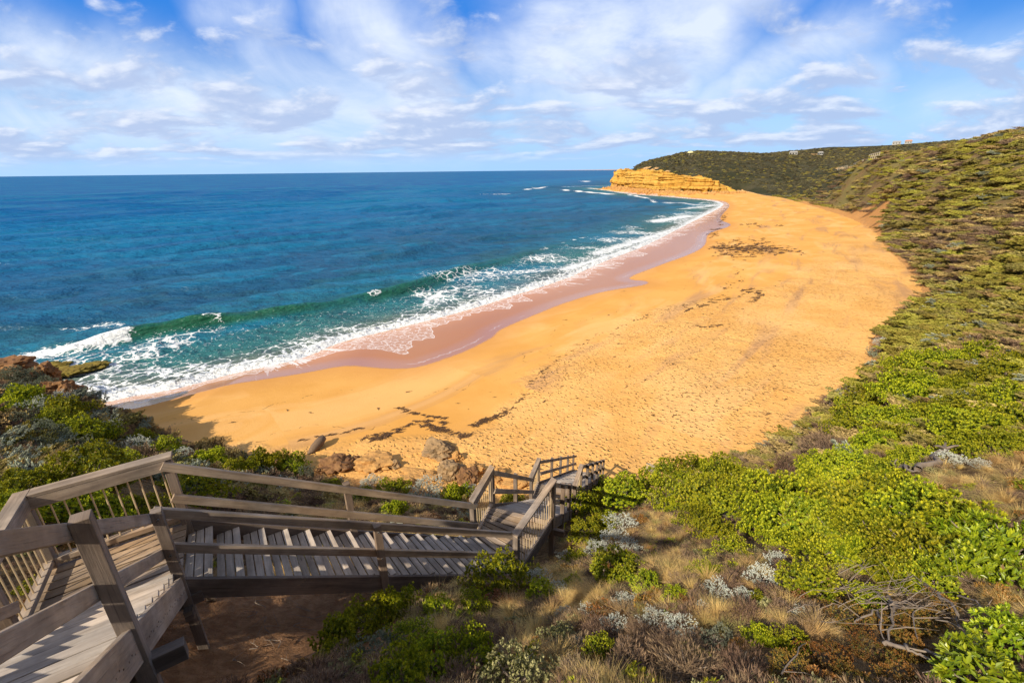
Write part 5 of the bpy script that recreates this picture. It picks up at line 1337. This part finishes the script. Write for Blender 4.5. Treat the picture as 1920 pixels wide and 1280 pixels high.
# ------------------------------------------------------------------ seaweed and small litter on the sand
s = NT("dried_seaweed"); p = s.pos(); M_WEED = s.end(s.bsdf(s.mix(s.noise(p, 6, 4), (0.07, 0.038, 0.018), (0.18, 0.095, 0.04)), .7, .3))
def weed_mesh(i):
    g = random.Random(i); V = []; F_ = []
    for k in range(14):
        x, y = g.gauss(0, .35), g.gauss(0, .16); a = g.uniform(-.6, .6); L = g.uniform(.15, .55); wd = g.uniform(.012, .06); h1 = g.uniform(.03, .16)
        c_, s_ = math.cos(a), math.sin(a); b = len(V)
        for (u, v, h) in ((-L, -wd, .0), (0, -wd * 1.3, h1), (L, -wd * .6, .0), (L, wd * .6, .0), (0, wd * 1.2, h1 * .8), (-L, wd, 0)):
            V.append((x + u * c_ - v * s_, y + u * s_ + v * c_, h))
        F_ += [(b, b + 1, b + 4, b + 5), (b + 1, b + 2, b + 3, b + 4)]
    return np_mesh("seaweed_clump", np.array(V), np.array(F_), M_WEED)
weed_c = proto_col("seaweed_clump", [weed_mesh(i) for i in range(5)])
W_ = []
def strand_line(pts, n, jit, s0, s1):
    pts = np.array(pts, float); d = np.r_[0, np.cumsum(np.hypot(*np.diff(pts, axis=0).T))]
    for t in gr.uniform(0, d[-1], n):
        px_, py_ = np.interp(t, d, pts[:, 0]) + gr.normal(0, jit), np.interp(t, d, pts[:, 1]) + gr.normal(0, jit * .5)
        q = atz(px_, py_, 2.0); W_.append((q[0], q[1], gr.uniform(s0, s1)))
strand_line([(560, 838), (600, 826), (640, 820), (680, 806)], 26, 2, .12, .3)
strand_line([(692, 828), (720, 824), (735, 815), (755, 806), (775, 800)], 46, 5, .2, .5)
strand_line([(795, 798), (812, 806), (835, 812), (860, 818), (878, 824)], 46, 5, .2, .5)
strand_line([(745, 762), (780, 776), (815, 782), (840, 786)], 34, 2, .15, .4)
strand_line([(775, 790), (810, 792), (840, 797)], 18, 2, .15, .4)
strand_line([(880, 802), (905, 792), (930, 780), (958, 768)], 46, 5, .15, .45)
strand_line([(958, 768), (990, 735), (1005, 700), (1060, 655), (1120, 620), (1200, 590), (1290, 566), (1360, 548)], 90, 3, .12, .35)
strand_line([(1290, 575), (1340, 562), (1400, 548)], 26, 4, .3, .7)
strand_line([(1400, 540), (1425, 548), (1415, 565)], 30, 5, .4, .9)
strand_line([(1300, 612), (1350, 610)], 10, 3, .3, .6)
strand_line([(1380, 500), (1390, 520), (1360, 535)], 26, 6, .2, .5)
strand_line([(1330, 440), (1345, 425), (1355, 405), (1362, 390)], 40, 4, .6, 1.4)
strand_line([(1395, 417), (1430, 418), (1470, 422)], 26, 4, .5, 1.2)
for _ in range(420):
    px_, py_ = 1395 + gr.normal(0, 36), 461 + gr.normal(0, 9)
    if gr.random() < .5: px_ = 1400 + gr.normal(0, 45); py_ = 462 + (px_ - 1400) * .10 + gr.normal(0, 4)
    if px_ < 1330: continue
    q = atz(px_, py_, 2.0); W_.append((q[0], q[1], gr.uniform(.35, 1.15)))
for _ in range(150):
    px_, py_ = gr.uniform(400, 1500), gr.uniform(480, 800)
    if px_ < 1000 and py_ < 800 - (px_ - 400) * .25: continue
    q = atz(px_, py_, 2.0); W_.append((q[0], q[1], gr.uniform(.06, .2) * (1 + q[1] / 60)))
W_ = np.array(W_); hh, l_, se_, _, _, _ = height(W_[:, 0], W_[:, 1], True); ok = ~l_ & ~se_
W_, hh = W_[ok], hh[ok]; n = len(W_)
scatter("seaweed", weed_c, np.stack([W_[:, 0], W_[:, 1], hh + .01, 0 * hh, 0 * hh, gr.normal(.5, .6, n), W_[:, 2], W_[:, 2], gr.integers(0, 5, n)], 1), "dark dried seaweed strewn in lines and patches over the sand", "seaweed")

# footprints pressed along the sand by the water's edge are in the sand's own relief
s = NT('log_bark'); p = s.obj(); n_ = s.noise(s.scl(p, (9, 9, 4)), 1.0, 5, .65)
M_LOG = s.end(s.bsdf(s.mix(n_, (0.09, 0.06, 0.04), (0.26, 0.18, 0.12)), .9, .1, s.bump(n_, .7, .03)))
# driftwood log
a, b = hit(579, 850), hit(603, 832)
m_ = (a + b) / 2
pts = [a + V3(0, 0, -.1), a * .65 + b * .35 + V3(.12, -.05, .22), a * .3 + b * .7 + V3(.2, -.05, .38), b + V3(.1, 0, .42), b + V3(.05, 0, .58)]
v, f = merge([tube([q - m_ for q in pts], [.16, .27, .30, .26, .16], 9)])
o = link("driftwood_log", np_mesh("driftwood_log", v, f, M_LOG, smooth=True), None, tuple(m_)); tag(o, "curved grey driftwood log lying on the sand above the bank", "log")

def branch(pxs, r, label, lift=.06, group=None, twigs=2, name="dead_branch"):
    pts = []
    for i, (x, y) in enumerate(pxs):
        q = hit(x, y); e = math.sin(math.pi * (i + .4) / (len(pxs) + .2)); pts.append(q + V3(0, 0, lift * (.4 + e)))
    cr = []
    for i in range(len(pts) - 1):
        a_, b_, c_, d_ = pts[max(i - 1, 0)], pts[i], pts[i + 1], pts[min(i + 2, len(pts) - 1)]
        for k in range(4):
            t = k / 4; cr.append(.5 * (2 * b_ + (c_ - a_) * t + (2 * a_ - 5 * b_ + 4 * c_ - d_) * t * t + (3 * b_ - a_ - 3 * c_ + d_) * t ** 3) + np.random.default_rng(i * 7 + k).normal(0, r * .7, 3))
    pts = cr + [pts[-1]]
    o0 = pts[0].copy(); n = len(pts); parts = [tube([q - o0 for q in pts], [r * (1 - .65 * i / max(n - 1, 1)) for i in range(n)], 6)]
    for k in range(twigs):
        i = random.randrange(0, n - 1); q = (pts[i] + pts[i + 1]) / 2 - o0
        d = V3(random.gauss(0, .2), random.gauss(0, .12), random.uniform(.02, .16))
        parts.append(tube([q, q + d * .6 + V3(0, 0, .02), q + d], [r * .5, r * .38, r * .2], 5))
    v, f = merge(parts)
    o = link(name, np_mesh(name, v, f, M_BARK, smooth=True), None, tuple(o0)); tag(o, label, "branch", group)
T_ = [([(1660, 1130), (1668, 1160), (1664, 1190), (1655, 1225)], .018, "upright dark dead branch at the centre of the tangle"), ([(1640, 1160), (1641, 1190), (1650, 1218)], .010, "thin pale bent branch left of the tangle's upright branch"),
      ([(1690, 1140), (1702, 1175), (1712, 1218)], .009, "thin pale branch right of the tangle's upright branch"), ([(1722, 1100), (1752, 1132), (1772, 1150), (1788, 1185), (1802, 1210)], .016, "long bleached branch pointing down to the large-leaved corner shrub"),
      ([(1598, 1180), (1628, 1166), (1658, 1158)], .010, "pale horizontal branch at the tangle's left"), ([(1650, 1222), (1688, 1234), (1718, 1246)], .018, "thick grey branch lying at the tangle's foot"),
      ([(1728, 1234), (1752, 1250), (1776, 1252), (1815, 1278)], .014, "forked grey branch at the bottom, left of the corner shrub"), ([(1545, 1120), (1590, 1115), (1630, 1126), (1662, 1146)], .010, "arched grey branch under the thicket's lower edge"),
      ([(1500, 1072), (1530, 1062), (1555, 1058)], .014, "short sunlit branch between silver bush and thicket"), ([(1790, 1130), (1820, 1150), (1845, 1172)], .009, "straight pale twig above the corner shrub"),
      ([(1460, 1280), (1490, 1240), (1505, 1225)], .006, "straight dry stalk in the shade at the bottom edge"), ([(1715, 892), (1742, 874), (1762, 858), (1774, 845)], .07, "grey dead log in the gully below the mid-slope clumps"), ([(1660, 885), (1690, 893), (1712, 900)], .05, "grey dead branch left of the gully's log")]
for pxs, r, l in T_: branch(pxs, r, l, .10 if r < .03 else .2)
for k in range(40):
    x, y = random.gauss(1640, 60), random.gauss(1135, 28)
    branch([(x, y), (x + random.uniform(15, 40), y + random.uniform(-12, 16)), (x + random.uniform(40, 75), y + random.uniform(-10, 28))], random.uniform(.0025, .005), "thin grey twig in the tangle under the thicket", .14, "twigs of the tangle", 1, "dead_twig")
for k in range(16):
    x, y = random.uniform(430, 640), random.uniform(1130, 1240)
    branch([(x, y), (x + random.uniform(-30, 40), y + random.uniform(-14, 14)), (x + random.uniform(-60, 70), y + random.uniform(-20, 20))], random.uniform(.003, .007), "thin dark twig lying on the shaded soil under the stairs", .04, "twigs on the shaded soil", 1, "dead_twig")

# ------------------------------------------------------------------ far buildings and timberwork
def plain(name, c, r=.8): s = NT(name); return s.end(s.bsdf(s.mix(s.noise(s.obj(), 3, 3), c, tuple(k * .85 for k in c)), r, .2))
M_WALL = plain("white_render", (.44, .43, .40)); M_ROOF = plain("pale_roof", (.34, .33, .32)); M_TILE = plain("tile_roof", (.50, .26, .17)); M_GLASS = plain("dark_glass", (.03, .035, .04), .2); M_PALE = plain("pale_timber", (.52, .45, .34)); M_YEL = plain("yellow_canvas", (.80, .74, .38))
def house(px, py, L, Wd, H_, label, roof, rz, d=None):
    q = hit(px, py) if d is None else atd(px, py, d)
    q[2] = hz(q[0], q[1]) if d is None else max(q[2], hz(q[0], q[1])); root = link("house", None, None, tuple(q)); root.rotation_euler = (0, 0, rz); tag(root, label, "house")
    m = MB(); m.box((-L / 2, 0, H_ / 2 - 1), (L / 2, 0, H_ / 2 - 1), V3(0, 1, 0), UP, Wd, H_ + 2); m.build("wall", M_WALL, root, (0, 0, 0), 0)
    r = Wd / 2 + .5; v = [(-L / 2 - .5, -r, H_ - .05), (L / 2 + .5, -r, H_ - .05), (L / 2 + .5, r, H_ - .05), (-L / 2 - .5, r, H_ - .05), (-L / 2 + .8, 0, H_ + Wd * .28), (L / 2 - .8, 0, H_ + Wd * .28)]
    me = bpy.data.meshes.new("roof"); me.from_pydata(v, [], [(0, 1, 5, 4), (2, 3, 4, 5), (1, 2, 5), (3, 0, 4), (3, 2, 1, 0)]); me.materials.append(roof); link("roof", me, root)
    for k in range(3):
        x = -L / 2 + L * (k + .5) / 3
        m = MB(); m.box((x - 1, -Wd / 2 - .03, H_ * .55), (x + 1, -Wd / 2 - .03, H_ * .55), V3(0, 1, 0), UP, .1, 1.5); m.build("window", M_GLASS, root, (0, 0, 0), 0)
house(1487, 290.5, 10, 7, 3.0, "white house in the dark bush, leftmost below the far ridge", M_ROOF, -.5)
house(1538, 290.5, 7, 6, 3.0, "small white house right of the bare sandy cut below the far ridge", M_ROOF, -.6)
house(1680, 273.5, 13, 9, 4.5, "pale house high on the far ridge, left of the red-roofed one", M_ROOF, -.7, 960)
house(1702, 271.5, 11, 9, 4.5, "red-roofed house high on the far ridge, just above the hillside", M_TILE, -.7, 960)
def fence(p, q, n, hgt, label, name="timber_fence", up_=0.0):
    root = link(name, None, None, tuple(p)); tag(root, label, "fence")
    for k in range(n):
        c = p + (q - p) * k / (n - 1); m = MB(); zb = hz(c[0], c[1]) - .4
        m.box((c[0], c[1], zb), (c[0], c[1], c[2] + hgt), V3(1, 0, 0), V3(0, 1, 0), .22, .22); m.build("post", M_PALE, root, p, 0)
    for h in (hgt * .95, hgt * .5):
        m = MB(); d = hn(q - p); m.box(p + UP * h, q + UP * h, V3(-d[1], d[0], 0), UP, .12, .25); m.build("rail", M_PALE, root, p, 0)
def crest(px, py): 
    q = hit(px, py); return q
fence(crest(1628, 301), crest(1647, 297), 6, 2.6, "pale timber lookout fence of tall posts on the hillside crest")
fence(crest(1600, 310), crest(1617, 306), 4, 1.6, "low pale timber rail left of the tall-posted lookout fence")
fence(crest(1570, 320), crest(1588, 316), 7, 2.4, "pale close-posted timber fence beside the bare track, lowest of the three")
q = hit(1294, 292.5)
root = link("lookout_shelter", None, None, tuple(q)); tag(root, "small pale yellow domed shelter on the far headland's skyline", "shelter")
for k in range(4):
    m = MB(); a = math.pi / 4 + k * math.pi / 2; m.box((2.0 * math.cos(a), 2.0 * math.sin(a), -1), (2.0 * math.cos(a), 2.0 * math.sin(a), 3.2), V3(1, 0, 0), V3(0, 1, 0), .3, .3); m.build("post", M_PALE, root, (0, 0, 0), 0)
import bmesh
bm = bmesh.new(); bmesh.ops.create_uvsphere(bm, u_segments=16, v_segments=10, radius=1)
bmesh.ops.delete(bm, geom=[v for v in bm.verts if v.co.z < -.05], context='VERTS')
for v in bm.verts: v.co = Vector((v.co.x * 3.2, v.co.y * 3.2, 3.1 + v.co.z * 2.0))
me = bpy.data.meshes.new("canopy"); bm.to_mesh(me); bm.free(); me.materials.append(M_YEL); link("canopy", me, root)
